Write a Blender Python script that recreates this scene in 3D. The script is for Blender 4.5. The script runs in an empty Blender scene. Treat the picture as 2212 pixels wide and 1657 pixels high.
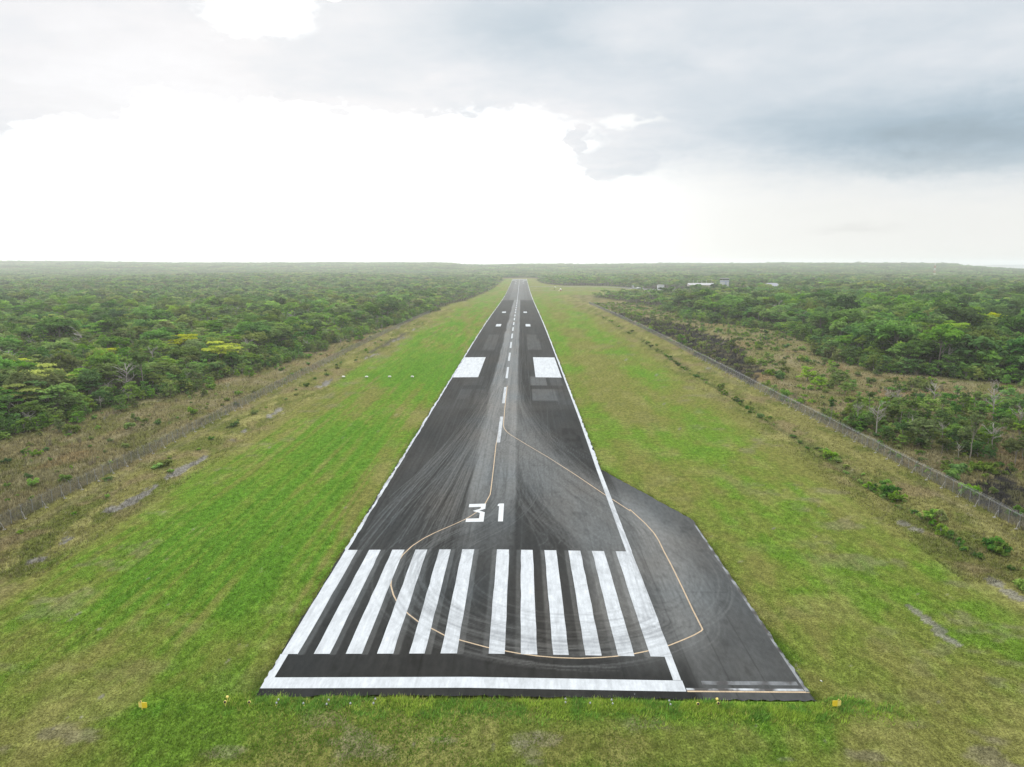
import bpy, math
import numpy as np
from mathutils import Vector

S = bpy.context.scene
COL = S.collection
rng = np.random.default_rng(7)
R = math.radians

# ------------------------------------------------------------------ camera
F = 1533.0                       # focal length in pixels of a 2212 px wide picture
CX, CZ = 5.06, 44.3
PITCH, YAW = R(9.567), R(0.736)
cam_d = bpy.data.cameras.new('camera')
cam = bpy.data.objects.new('camera', cam_d)
COL.objects.link(cam)
cam_d.sensor_width = 36.0
cam_d.lens = 36.0 * F / 2212.0
cam_d.clip_start, cam_d.clip_end = 0.5, 60000
cam.location = (CX, 0, CZ)
cam.rotation_euler = (math.pi / 2 - PITCH, 0, YAW)
S.camera = cam
_M = np.array(cam.rotation_euler.to_matrix())


def ray(u, v):
    d = _M @ np.array([(u - 1106) / F, -(v - 828.5) / F, -1.0])
    return d / np.linalg.norm(d)


def P(u, v, z=0.0):
    d = ray(u, v)
    t = (z - CZ) / d[2]
    return CX + d[0] * t, d[1] * t


def at(u, v, Y):
    d = ray(u, v)
    t = Y / d[1]
    return np.array([CX + d[0] * t, Y, CZ + d[2] * t])


def project(p):
    q = (np.asarray(p, float) - np.array([CX, 0, CZ])) @ _M
    return 1106 + F * q[..., 0] / -q[..., 2], 828.5 - F * q[..., 1] / -q[..., 2], -q[..., 2]


def ang(u, v):
    d = ray(u, v)
    return math.degrees(math.atan2(d[0], d[1])), math.degrees(math.asin(d[2]))


def crop(ox, oy, sc):
    return lambda x, y: ((ox + x / sc) / 1.85172, (oy + y / sc) / 1.85172)


# ------------------------------------------------------------------ numpy noise
def _hash(xi, yi, seed):
    h = (xi.astype(np.int64) * 374761393 + yi.astype(np.int64) * 668265263 + seed * 974634777) & 0xFFFFFFFF
    h = ((h ^ (h >> 13)) * 1274126177) & 0xFFFFFFFF
    h = ((h ^ (h >> 15)) * 2246822519) & 0xFFFFFFFF
    return ((h ^ (h >> 16)) & 0xFFFFFF) / float(1 << 24)


def vnoise(x, y, seed=0):
    x = np.asarray(x, float); y = np.asarray(y, float)
    xi = np.floor(x); yi = np.floor(y)
    fx = x - xi; fy = y - yi
    fx = fx * fx * (3 - 2 * fx); fy = fy * fy * (3 - 2 * fy)
    a = _hash(xi, yi, seed); b = _hash(xi + 1, yi, seed)
    c = _hash(xi, yi + 1, seed); d = _hash(xi + 1, yi + 1, seed)
    return (a * (1 - fx) + b * fx) * (1 - fy) + (c * (1 - fx) + d * fx) * fy


def fbm(x, y, octv=4, seed=0, gain=0.5):
    s = 0; a = 1.0; t = 0
    for k in range(octv):
        s = s + a * vnoise(x * 2 ** k + 17.3 * k, y * 2 ** k - 9.1 * k, seed + 31 * k)
        t += a; a *= gain
    return s / t


def sm(a, b, x):
    t = np.clip((np.asarray(x, float) - a) / (b - a), 0, 1)
    return t * t * (3 - 2 * t)


def gs(x, c, s):
    return np.exp(-((x - c) / s) ** 2)


# ------------------------------------------------------------------ terrain
LFENCE, RFENCE = -83.0, 90.0
_rowsG = [-600., -250., -100., -40., -10., 10., 20.]
d = 20.
while d < 16500:
    step = max(0.5 if d < 48 else 0.10, d * d * 5.6e-5)
    step = min(step, 28 if d < 3000 else (60 if d < 6000 else 200))
    d += step
    _rowsG.append(d)
ROWS = np.array(_rowsG)


def _prof(y):
    return np.interp(y, [-1e4, 420, 520, 650, 800, 950, 1150, 1300, 1500, 1800, 2100, 2350, 2600, 3200, 30000],
                     [0, 0, -.5, -1.9, -4.1, -6.3, -8.1, -8.5, -8.2, -7.0, -5.4, -4.2, -3.5, -2, -2])


_rs = np.arange(-700, 16600, 10.)
_ps = _prof(_rs)
_k = np.hanning(31); _k /= _k.sum()
_ps = np.convolve(np.pad(_ps, 15, mode='edge'), _k, 'valid')
_prow = np.interp(ROWS, _rs, _ps)


def prof(y):
    return np.interp(y, ROWS, _prow)


def lfor(y):        # edge of the forest left of the runway
    y = np.asarray(y, float)
    return np.interp(y, [100, 150, 180, 250, 330, 450, 530, 650, 800, 1100, 1400, 1900, 2300, 2420, 2500],
                     [-135, -130, -125, -114, -106, -99, -94, -89, -84, -72, -60, -52, -50, -40, 20]) + (vnoise(y / 14., 0 * y, 5) - .5) * 12 * sm(80, 200, y)


def rfor(y):        # edge of the forest right of the runway
    y = np.asarray(y, float)
    return np.interp(y, [100, 200, 240, 262, 280, 300, 380, 460, 500, 570, 650, 830, 1000, 1080, 1170, 1230, 1300, 1400, 1450, 1475, 1600, 1690, 1720, 1800, 1950, 2300, 2420, 2500],
                     [230, 225, 215, 196, 176, 152, 162, 178, 172, 148, 150, 160, 142, 118, 128, 215, 420, 470, 440, 245, 235, 205, 110, 78, 58, 50, 40, 20]) + (vnoise(y / 14., 0 * y, 6) - .5) * 14 * sm(80, 300, y)


def height(x, y):
    x = np.asarray(x, float); y = np.asarray(y, float)
    z = prof(y)
    out = sm(110, 700, np.abs(x)) * sm(150, 700, y)
    z = z + out * (fbm(x / 420., y / 420., 3, 41) - .5) * 11
    # far ridges
    far = sm(2450, 3900, y)
    bearing = x / np.maximum(y, 200.)
    ridge = np.interp(bearing, [-.9, -.72, -.6, -.5, -.3, -.17, -.1, -.08, -.05, 0, .1, .25, .5, .59, .62, .66, .70, .75, .85, 1.2],
                      [48, 51, 50, 44, 42, 45, 44, 34, 31, 35, 34, 37, 41, 39, 31, 21, 13, 3, -20, -30])
    ridge = ridge + 15 * (y / 4600. - 1) * (ridge > 10)
    z = z * (1 - far) + far * (ridge * np.clip((y - 2000) / 2500., .3, 1.15) + (fbm(x / 500., y / 500., 3, 77) - .5) * 16 - 9)
    cap = sm(5200, 7500, y)
    z = z * (1 - cap) + cap * np.where(bearing > .66, -45, -28)
    # coast on the right: the land drops below the water
    coast = sm(.585, .66, bearing) * sm(4300, 4800, y)
    z = z * (1 - coast) - 40 * coast
    # middle ground rise right
    z = z + 5 * gs(x, 560, 330) * gs(y, 1150, 420) + 6 * gs(x, -900, 500) * gs(y, 1900, 600)
    # ditches
    dt = -0.7 * gs(x, 76.5 + 1.2 * (vnoise(y / 30., 0 * y, 9) - .5), 1.3) * sm(60, 90, y) * (1 - sm(700, 850, y))
    dt = dt - 0.35 * gs(x, -69 + 3 * (vnoise(y / 25., 0 * y, 10) - .5), 2.0) * sm(60, 90, y) * (1 - sm(520, 650, y))
    z = z + dt
    z = z + (fbm(x / 6., y / 6., 3, 51) - .5) * 0.25 * sm(24, 40, np.abs(x)) * (y < 2400)
    near = sm(60, 66.2, y) * (1 - sm(2330, 2345, y))
    pad = np.where((y > 60) & (y < 152), np.interp(y, [68, 119.5, 150], [35.4, 35.2, 22.6]), 22.6)
    hard = (x > -22.6) & (x < pad + 0.0) & (y > 66.8) & (y < 2332)
    edge = (x > -25.5) & (x < pad + 3) & (y > 64.0) & (y < 2345)
    z = np.where(edge & ~hard, np.minimum(z, prof(y) - .05), z)
    z = np.where(hard, prof(y) - .30, z)
    z = np.where(~edge, z - .03 * near, z)
    return z


# ------------------------------------------------------------------ mesh helpers
def mk_mesh(name, V, Fa, colors=None, tone=None, smooth=False, uv=None):
    V = np.asarray(V, np.float32); Fa = np.asarray(Fa, np.int32)
    me = bpy.data.meshes.new(name)
    n, k = Fa.shape
    me.vertices.add(len(V)); me.vertices.foreach_set('co', V.ravel())
    me.loops.add(n * k); me.loops.foreach_set('vertex_index', Fa.ravel())
    me.polygons.add(n)
    me.polygons.foreach_set('loop_start', np.arange(0, n * k, k, dtype=np.int32))
    if smooth:
        me.polygons.foreach_set('use_smooth', np.ones(n, bool))
    if colors is not None:
        a = me.attributes.new('Col', 'FLOAT_COLOR', 'POINT')
        c = np.ones((len(V), 4), np.float32); c[:, :3] = colors
        a.data.foreach_set('color', c.ravel())
    if tone is not None:
        a = me.attributes.new('tone', 'FLOAT', 'POINT')
        a.data.foreach_set('value', np.asarray(tone, np.float32))
    me.update(calc_edges=True)
    return me


def grid_faces(nr, nc):
    i = np.arange((nr - 1) * (nc - 1)); r = i // (nc - 1); c = i % (nc - 1)
    a = r * nc + c
    return np.stack([a, a + 1, a + nc + 1, a + nc], 1)


def link(name, me, m=None, parent=None, loc=None):
    o = bpy.data.objects.new(name, me)
    COL.objects.link(o)
    if m is not None and me is not None:
        for mm in (m if isinstance(m, (list, tuple)) else [m]):
            me.materials.append(mm)
    if parent is not None:
        o.parent = parent
    if loc is not None:
        o.location = loc
    return o


def tag(o, label=None, cat=None, group=None, kind=None):
    if label: o['label'] = label
    if cat: o['category'] = cat
    if group: o['group'] = group
    if kind: o['kind'] = kind
    return o


def root(name, loc, label, cat, group=None, rz=0):
    o = bpy.data.objects.new(name, None)
    COL.objects.link(o)
    o.empty_display_size = .3
    o.location = loc; o.rotation_euler = (0, 0, rz)
    return tag(o, label, cat, group)


class MB:
    """collects solids into one mesh"""
    def __init__(s): s.v = []; s.f = []
    def add(s, V, Fs):
        b = len(s.v); s.v += [tuple(map(float, p)) for p in V]; s.f += [tuple(b + i for i in f) for f in Fs]; return s
    def box(s, x0, x1, y0, y1, z0, z1):
        V = [(x0, y0, z0), (x1, y0, z0), (x1, y1, z0), (x0, y1, z0), (x0, y0, z1), (x1, y0, z1), (x1, y1, z1), (x0, y1, z1)]
        return s.add(V, [(3, 2, 1, 0), (4, 5, 6, 7), (0, 1, 5, 4), (1, 2, 6, 5), (2, 3, 7, 6), (3, 0, 4, 7)])
    def frustum(s, x0, x1, y0, y1, z0, X0, X1, Y0, Y1, z1):
        V = [(x0, y0, z0), (x1, y0, z0), (x1, y1, z0), (x0, y1, z0), (X0, Y0, z1), (X1, Y0, z1), (X1, Y1, z1), (X0, Y1, z1)]
        return s.add(V, [(3, 2, 1, 0), (4, 5, 6, 7), (0, 1, 5, 4), (1, 2, 6, 5), (2, 3, 7, 6), (3, 0, 4, 7)])
    def tube(s, pts, rad, n=6, cap=True):
        pts = [np.array(p, float) for p in pts]
        rad = [rad] * len(pts) if not hasattr(rad, '__len__') else rad
        V = []; Fs = []
        for i, p in enumerate(pts):
            t = pts[min(i + 1, len(pts) - 1)] - pts[max(i - 1, 0)]
            t = t / (np.linalg.norm(t) + 1e-9)
            up = np.array([0, 0, 1.]) if abs(t[2]) < .9 else np.array([1., 0, 0])
            a = np.cross(up, t); a /= np.linalg.norm(a); b = np.cross(t, a)
            for k in range(n):
                w = 2 * math.pi * k / n
                V.append(p + rad[i] * (a * math.cos(w) + b * math.sin(w)))
        for i in range(len(pts) - 1):
            for k in range(n):
                Fs.append((i * n + k, i * n + (k + 1) % n, (i + 1) * n + (k + 1) % n, (i + 1) * n + k))
        if cap:
            Fs.append(tuple(range(n - 1, -1, -1))); Fs.append(tuple((len(pts) - 1) * n + k for k in range(n)))
        return s.add(V, Fs)
    def lathe(s, prof_, n=12, c=(0, 0, 0)):
        V = []; Fs = []
        for (r, z) in prof_:
            for k in range(n):
                w = 2 * math.pi * k / n
                V.append((c[0] + r * math.cos(w), c[1] + r * math.sin(w), c[2] + z))
        m = len(prof_)
        for i in range(m - 1):
            for k in range(n):
                Fs.append((i * n + k, i * n + (k + 1) % n, (i + 1) * n + (k + 1) % n, (i + 1) * n + k))
        Fs.append(tuple(range(n - 1, -1, -1))); Fs.append(tuple((m - 1) * n + k for k in range(n)))
        return s.add(V, Fs)
    def prism(s, poly, y0, y1):      # polygon in x, z extruded along y
        n = len(poly)
        V = [(x, y0, z) for x, z in poly] + [(x, y1, z) for x, z in poly]
        Fs = [tuple(range(n)), tuple(range(2 * n - 1, n - 1, -1))]
        for i in range(n):
            j = (i + 1) % n
            Fs.append((i, i + n, j + n, j))
        return s.add(V, Fs)
    def mesh(s, name, smooth=False):
        me = bpy.data.meshes.new(name)
        me.from_pydata(s.v, [], s.f)
        if smooth:
            for p in me.polygons: p.use_smooth = True
        me.update(); return me
    def build(s, name, m, parent=None, smooth=False):
        return link(name, s.mesh(name, smooth), m, parent)


# ------------------------------------------------------------------ node helpers
class E:
    """arithmetic on shader sockets"""
    def __init__(s, nt, k): s.nt = nt; s.k = k
    def _m(s, op, b=None, c=None):
        n = s.nt.nodes.new('ShaderNodeMath'); n.operation = op
        for i, q in enumerate((s, b, c)):
            if q is None: continue
            if isinstance(q, E): s.nt.links.new(q.k, n.inputs[i])
            else: n.inputs[i].default_value = q
        return E(s.nt, n.outputs[0])
    def __add__(s, o): return s._m('ADD', o)
    __radd__ = __add__
    def __mul__(s, o): return s._m('MULTIPLY', o)
    __rmul__ = __mul__
    def __sub__(s, o): return s._m('SUBTRACT', o)
    def __rsub__(s, o): return (s * -1) + o
    def __truediv__(s, o): return s._m('DIVIDE', o)
    def pw(s, o): return s._m('POWER', o)
    def mx(s, o): return s._m('MAXIMUM', o)
    def mn(s, o): return s._m('MINIMUM', o)
    def exp(s): return s._m('EXPONENT')
    def smooth(s, a, b):
        n = s.nt.nodes.new('ShaderNodeMapRange'); n.interpolation_type = 'SMOOTHSTEP'
        s.nt.links.new(s.k, n.inputs[0])
        n.inputs[1].default_value = a; n.inputs[2].default_value = b
        return E(s.nt, n.outputs[0])


def new_mat(name):
    m = bpy.data.materials.new(name); m.use_nodes = True
    nt = m.node_tree; nt.nodes.clear()
    out = nt.nodes.new('ShaderNodeOutputMaterial')
    return m, nt, out


def noise_node(nt, vec, scale, detail=3, rough=.55):
    n = nt.nodes.new('ShaderNodeTexNoise'); n.inputs['Scale'].default_value = scale
    n.inputs['Detail'].default_value = detail; n.inputs['Roughness'].default_value = rough
    nt.links.new(vec, n.inputs['Vector'])
    return E(nt, n.outputs['Fac'])


def scaled(nt, vec, sx, sy, sz):
    n = nt.nodes.new('ShaderNodeMapping'); n.inputs['Scale'].default_value = (sx, sy, sz)
    nt.links.new(vec, n.inputs['Vector']); return n.outputs[0]


def mixc(nt, fac, a, b, mode='MIX'):
    n = nt.nodes.new('ShaderNodeMix'); n.data_type = 'RGBA'; n.blend_type = mode
    if isinstance(fac, E): nt.links.new(fac.k, n.inputs[0])
    else: n.inputs[0].default_value = fac
    for i, q in ((6, a), (7, b)):
        if isinstance(q, tuple): n.inputs[i].default_value = (*q, 1)
        else: nt.links.new(q, n.inputs[i])
    return n.outputs[2]


def grey(nt, e):
    n = nt.nodes.new('ShaderNodeCombineColor')
    for i in range(3): nt.links.new(e.k, n.inputs[i])
    return n.outputs[0]


def simple(name, col, rough=.7, metal=0, vary=.15, scale=3.0):
    m, nt, out = new_mat(name)
    b = nt.nodes.new('ShaderNodeBsdfPrincipled')
    tc = nt.nodes.new('ShaderNodeTexCoord')
    n = noise_node(nt, tc.outputs['Object'], scale, 4)
    c = mixc(nt, 1.0, col, grey(nt, n * (2 * vary) + (1 - vary)), 'MULTIPLY')
    nt.links.new(c, b.inputs['Base Color'])
    b.inputs['Roughness'].default_value = rough; b.inputs['Metallic'].default_value = metal
    nt.links.new(b.outputs[0], out.inputs[0])
    return m


def attr_mat(name, rough=.9, spec=.2, det=(), bump=0., bscale=3.):
    """colour attribute times a few noises in the place's own coordinates"""
    m, nt, out = new_mat(name)
    b = nt.nodes.new('ShaderNodeBsdfPrincipled')
    a = nt.nodes.new('ShaderNodeAttribute'); a.attribute_name = 'Col'
    g = nt.nodes.new('ShaderNodeNewGeometry')
    c = a.outputs['Color']
    for (sx, sy, d_, lo, hi) in det:
        n = noise_node(nt, scaled(nt, g.outputs['Position'], sx, sy, (sx + sy) / 2), 1.0, d_)
        c = mixc(nt, 1.0, c, grey(nt, n.smooth(.28, .72) * (hi - lo) + lo), 'MULTIPLY')
    nt.links.new(c, b.inputs['Base Color'])
    b.inputs['Roughness'].default_value = rough
    b.inputs['Specular IOR Level'].default_value = spec
    if bump:
        n = noise_node(nt, g.outputs['Position'], bscale, 4, .65)
        bn = nt.nodes.new('ShaderNodeBump'); bn.inputs['Strength'].default_value = 1; bn.inputs['Distance'].default_value = bump
        nt.links.new(n.k, bn.inputs['Height']); nt.links.new(bn.outputs[0], b.inputs['Normal'])
    nt.links.new(b.outputs[0], out.inputs[0])
    return m


def blade_mat(name, trans=.35):
    m, nt, out = new_mat(name)
    a = nt.nodes.new('ShaderNodeAttribute'); a.attribute_name = 'Col'
    d1 = nt.nodes.new('ShaderNodeBsdfDiffuse'); t = nt.nodes.new('ShaderNodeBsdfTranslucent')
    mx = nt.nodes.new('ShaderNodeMixShader'); mx.inputs[0].default_value = trans
    nt.links.new(a.outputs['Color'], d1.inputs[0]); nt.links.new(a.outputs['Color'], t.inputs[0])
    nt.links.new(d1.outputs[0], mx.inputs[1]); nt.links.new(t.outputs[0], mx.inputs[2])
    nt.links.new(mx.outputs[0], out.inputs[0])
    return m


def leaf_mat(name, dark, light, hv=.35, trans=.3):
    m, nt, out = new_mat(name)
    a = nt.nodes.new('ShaderNodeAttribute'); a.attribute_name = 'tone'
    oi = nt.nodes.new('ShaderNodeObjectInfo')
    g = nt.nodes.new('ShaderNodeNewGeometry')
    c = mixc(nt, E(nt, a.outputs['Fac']), dark, light)
    wide = noise_node(nt, g.outputs['Position'], .012, 3)
    c = mixc(nt, wide.smooth(.35, .7) * .22, c, tuple(.55 * p + .45 * q for p, q in zip(light, (.13, .13, .05))))
    hs = nt.nodes.new('ShaderNodeHueSaturation')
    rnd = E(nt, oi.outputs['Random'])
    hue = (rnd * 7.31)._m('FRACT') * .035 + .492
    val = rnd * hv + (1 - hv / 2)
    sat = (rnd * 3.77)._m('FRACT') * .28 + .87
    nt.links.new(hue.k, hs.inputs['Hue']); nt.links.new(val.k, hs.inputs['Value']); nt.links.new(sat.k, hs.inputs['Saturation'])
    nt.links.new(c, hs.inputs['Color'])
    val = val * (noise_node(nt, g.outputs['Position'], .021, 3).smooth(.30, .70) * .55 + .83)
    nt.links.new(val.k, hs.inputs['Value'])
    d1 = nt.nodes.new('ShaderNodeBsdfDiffuse'); t = nt.nodes.new('ShaderNodeBsdfTranslucent')
    mx = nt.nodes.new('ShaderNodeMixShader'); mx.inputs[0].default_value = trans
    nt.links.new(hs.outputs[0], d1.inputs[0]); nt.links.new(hs.outputs[0], t.inputs[0])
    nt.links.new(d1.outputs[0], mx.inputs[1]); nt.links.new(t.outputs[0], mx.inputs[2])
    nt.links.new(mx.outputs[0], out.inputs[0])
    return m


# ------------------------------------------------------------------ guide line and tyre marks
c1 = crop(1000, 2100, 2.16016); c2 = crop(1900, 2100, 2.16016); c3 = crop(1500, 1450, 2.16016)
GPX = [c3(1143, 205), c3(1128, 330), c3(1112, 510), c3(1109, 548), c3(1118, 575), c3(1140, 602), c3(1170, 626), c3(1310, 710), c3(1500, 820), c3(1730, 965), c3(2000, 1145), c3(2065, 1185), c3(2212, 1280),
       (1360, 1098), (1395, 1130), c2(1490, 0), c2(1545, 60), c2(1590, 130), c2(1625, 205), c2(1700, 345), c2(1800, 550), c2(1880, 720), c2(1970, 897),
       c2(1900, 938), c2(1800, 982), c2(1680, 1030), c2(1490, 1080), c2(1365, 1107), c2(1220, 1128), c2(1090, 1140), c2(900, 1150), c2(700, 1145), c2(540, 1133), c2(395, 1115), c2(265, 1093), c2(120, 1066),
       c1(2065, 1067), c1(1940, 1035), c1(1815, 1000), c1(1685, 960), c1(1600, 913), c1(1455, 838), c1(1365, 767), c1(1270, 662), c1(1240, 605), c1(1217, 520), c1(1222, 450), c1(1255, 350), c1(1320, 255), c1(1400, 180), c1(1500, 115), c1(1600, 65), c1(1755, 0),
       c3(785, 1355), c3(835, 1325), c3(880, 1295), c3(915, 1262), c3(955, 1218), c3(995, 1145), c3(1003, 1090), c3(1020, 950), c3(1045, 720), c3(1060, 640), c3(1075, 540)]
GUIDE = np.array([P(u, v, .15) for u, v in GPX])


def resample(pts, step):
    pts = np.asarray(pts, float)
    L = np.r_[0, np.cumsum(np.linalg.norm(np.diff(pts, axis=0), axis=1))]
    t = np.arange(0, L[-1], step)
    return np.stack([np.interp(t, L, pts[:, 0]), np.interp(t, L, pts[:, 1])], 1)


def smooth_path(p, w):
    k = np.hanning(w + 2)[1:-1]; k /= k.sum()
    q = np.stack([np.convolve(np.pad(p[:, i], w // 2, mode='edge'), k, 'valid') for i in (0, 1)], 1)
    return q[:len(p)]


RX0, RY0, RDX, RDY = -24.0, 64.0, 0.11, 0.22
RNX, RNY = int(62 / RDX), int(520 / RDY)
SC = np.zeros((RNY, RNX), np.float32)
DK = np.zeros((RNY, RNX), np.float32)


def stroke(path, alpha, width, dark=False):
    """adds a worn line to the wear map"""
    for off in np.arange(-width / 2, width / 2 + 1e-6, .1):
        ix = ((path[:, 0] + off * .8 - RX0) / RDX).astype(int); iy = ((path[:, 1] + off * .6 - RY0) / RDY).astype(int)
        ok = (ix >= 0) & (ix < RNX) & (iy >= 0) & (iy < RNY)
        aa = alpha[ok] if hasattr(alpha, '__len__') else alpha
        fl = np.unique(iy[ok] * RNX + ix[ok])
        a = float(np.mean(aa)) if ok.any() else 0
        v = (DK if dark else SC).ravel()
        v[fl] = v[fl] + (1 - np.clip(v[fl], 0, 1)) * a


GP = smooth_path(resample(GUIDE, .12), 90)
nG = len(GP)
tan = np.gradient(GP, axis=0); tan /= np.linalg.norm(tan, axis=1)[:, None] + 1e-9
nor = np.stack([-tan[:, 1], tan[:, 0]], 1)
for i in range(430):
    L = int(rng.uniform(15, 85) / .12)
    s0 = int(rng.uniform(0, nG - L * .6)); s1 = min(nG, s0 + L)
    t = np.linspace(0, 1, s1 - s0)
    off = -abs(rng.normal(0, 5.5)) + rng.normal(.3, .9) + rng.normal(0, 2.0) * t + rng.normal(0, 1.2) * np.sin(3 * t + rng.uniform(0, 6))
    q = GP[s0:s1] + nor[s0:s1] * off[:, None]
    a = rng.uniform(.06, .26) * (1.6 if rng.random() < .10 else 1)
    dk_ = rng.random() < .42
    stroke(q, a * .72, rng.choice([0, .1, .1, .2]), dk_)
    if rng.random() < .6:
        stroke(q + nor[s0:s1] * rng.uniform(.5, .9), a * .6, 0, dk_)


def bez(p0, p1, p2, p3, n=900):
    t = np.linspace(0, 1, n)[:, None]
    return (1 - t) ** 3 * p0 + 3 * t * (1 - t) ** 2 * p1 + 3 * t * t * (1 - t) * p2 + t ** 3 * p3


for i in range(170):     # streaks that leave the middle and spread left on the way to the threshold
    xe = rng.uniform(-21, -3); ye = rng.uniform(99, 135)
    q = bez(np.array([rng.normal(-2.5, 1.6), rng.uniform(210, 420)]), np.array([rng.normal(-4, 1.5), rng.uniform(180, 230)]),
            np.array([xe * .8 + rng.normal(0, .8), rng.uniform(140, 170)]), np.array([xe, ye]))
    stroke(q, rng.uniform(.08, .28), rng.choice([0, 0, .1, .2]), rng.random() < .3)
    if rng.random() < .3:
        stroke(q + np.array([.6, 0]), .1, .1)
for i in range(120):     # the same to the right
    xe = rng.uniform(6, 22); ye = rng.uniform(120, 170)
    q = bez(np.array([rng.normal(2, 1.5), rng.uniform(220, 420)]), np.array([rng.normal(3, 1), rng.uniform(190, 240)]),
            np.array([xe * .5, rng.uniform(165, 200)]), np.array([xe, ye]))
    stroke(q, rng.uniform(.04, .14), rng.choice([.1, .2]))
for i in range(260):     # along the runway
    x = rng.normal(-.5, 4.5); y0 = rng.uniform(95, 420); L = rng.uniform(30, 130)
    q = bez(np.array([x, y0]), np.array([x + rng.normal(0, .5), y0 + L / 3]), np.array([x + rng.normal(0, .8), y0 + 2 * L / 3]), np.array([x + rng.normal(0, 1), y0 + L]))
    stroke(q, rng.uniform(.03, .12), rng.choice([.1, .2]))
for i in range(60):      # S-shaped crossings right of the numeral
    x0 = rng.uniform(2, 9)
    q = bez(np.array([x0, rng.uniform(130, 175)]), np.array([x0 + 1, rng.uniform(118, 130)]), np.array([x0 + rng.uniform(4, 12), rng.uniform(108, 118)]), np.array([x0 + rng.uniform(5, 18), rng.uniform(97, 112)]))
    stroke(q, rng.uniform(.05, .15), .1)
for i in range(60):      # loops round the turning pad
    cx_, cy_ = 27 + rng.normal(0, 1.5), 98 + rng.normal(0, 3); r_ = rng.uniform(3, 8.5)
    w = np.linspace(rng.uniform(-2.4, -1.2), rng.uniform(.6, 1.6), 500)
    stroke(np.stack([cx_ - 4 + r_ * 1.25 * np.cos(w), cy_ + r_ * 2.1 * np.sin(w)], 1), rng.uniform(.05, .16), rng.choice([0, .1, .2]), rng.random() < .4)


def inpoly(x, y, poly):
    ins = np.zeros(np.shape(x), bool); n = len(poly)
    for i in range(n):
        x0, y0 = poly[i]; x1, y1 = poly[(i + 1) % n]
        c = ((y0 > y) != (y1 > y)) & (x < (x1 - x0) * (y - y0) / (y1 - y0 + 1e-12) + x0)
        ins ^= c
    return ins


def blur(A, n):
    for ax in (0, 1):
        k = np.ones(n) / n
        A = np.apply_along_axis(lambda r: np.convolve(np.pad(r, n // 2, mode='edge'), k, 'valid')[:len(r)], ax, A)
    return A


_gx, _gy = np.meshgrid(RX0 + 8 * RDX * (np.arange(RNX // 8) + .5), RY0 + 8 * RDY * (np.arange(RNY // 8) + .5))
FAN = [P(u, v, .1) for u, v in [(1090, 870), (1106, 960), (1112, 1010), (1180, 1080), (1250, 1180), (1262, 1240), (1300, 1400), (1420, 1425), (1470, 1400), (1522, 1372), (1532, 1290), (1480, 1180), (1420, 1115), (1330, 1065), (1180, 970), (1112, 900)]]
FANM = blur(inpoly(_gx, _gy, FAN).astype(float), 5)
FANM = blur(FANM, 3)


def bil(A, x, y, dx, dy):
    fx = np.clip((np.asarray(x) - RX0) / dx - .5, 0, A.shape[1] - 1.001); fy = np.clip((np.asarray(y) - RY0) / dy - .5, 0, A.shape[0] - 1.001)
    ix = fx.astype(int); iy = fy.astype(int); fx = fx - ix; fy = fy - iy
    return (A[iy, ix] * (1 - fx) + A[iy, ix + 1] * fx) * (1 - fy) + (A[iy + 1, ix] * (1 - fx) + A[iy + 1, ix + 1] * fx) * fy


def rubber(x, y):
    return bil(DK, x, y, RDX, RDY) * (1 - sm(480, 570, y))


def wear(x, y):
    s = bil(SC, x, y, RDX, RDY) * (1 - sm(480, 570, y))
    return s


# stripe layout
STR = []
for a, b in [(855, 930), (1030, 1132), (1232, 1335), (1432, 1533), (1637, 1735), (1835, 1938)]:
    STR.append((P(*c1(a, 216))[0], P(*c1(b, 216))[0]))
for a, b in [(192, 296), (396, 499), (600, 700), (805, 907), (1008, 1112), (1211, 1312)]:
    STR.append((P(*c2(a, 214))[0], P(*c2(b, 214))[0]))
STR[0] = (-22.45, STR[0][1]); STR[-1] = (STR[-1][0], 22.4)
SY0, SY1 = P(1106, 1413, .2)[1], P(1106, 1187.5, .2)[1]

PATCH = []     # old markings painted over, and resurfaced squares: x0, x1, y0, y1, change, strength
for (u0, u1, v0, v1, val, k) in [(1146, 1182, 833, 815, .13, .75), (1190, 1216, 833, 815, .09, .6), (1150, 1206, 867, 842, .12, .7), (1206, 1238, 875, 842, .07, .6),
                                 (986, 1012, 862, 842, .075, .5), (1018, 1042, 874, 842, .075, .5), (1000, 1040, 833, 814, .065, .6),
                                 (1222, 1262, 970, 925, .028, .8), (1040, 1068, 757, 723, .085, .6), (1140, 1170, 755, 723, .085, .7), (1160, 1186, 735, 700, .03, .6),
                                 (1130, 1142, 671, 663, .03, .7), (1150, 1168, 695, 688, .035, .7)]:
    x0, yA = P(u0, v0); x1, _ = P(u1, v0); _, yB = P(u0, v1)
    PATCH.append((x0, x1, yA, yB, val, k))


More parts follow.
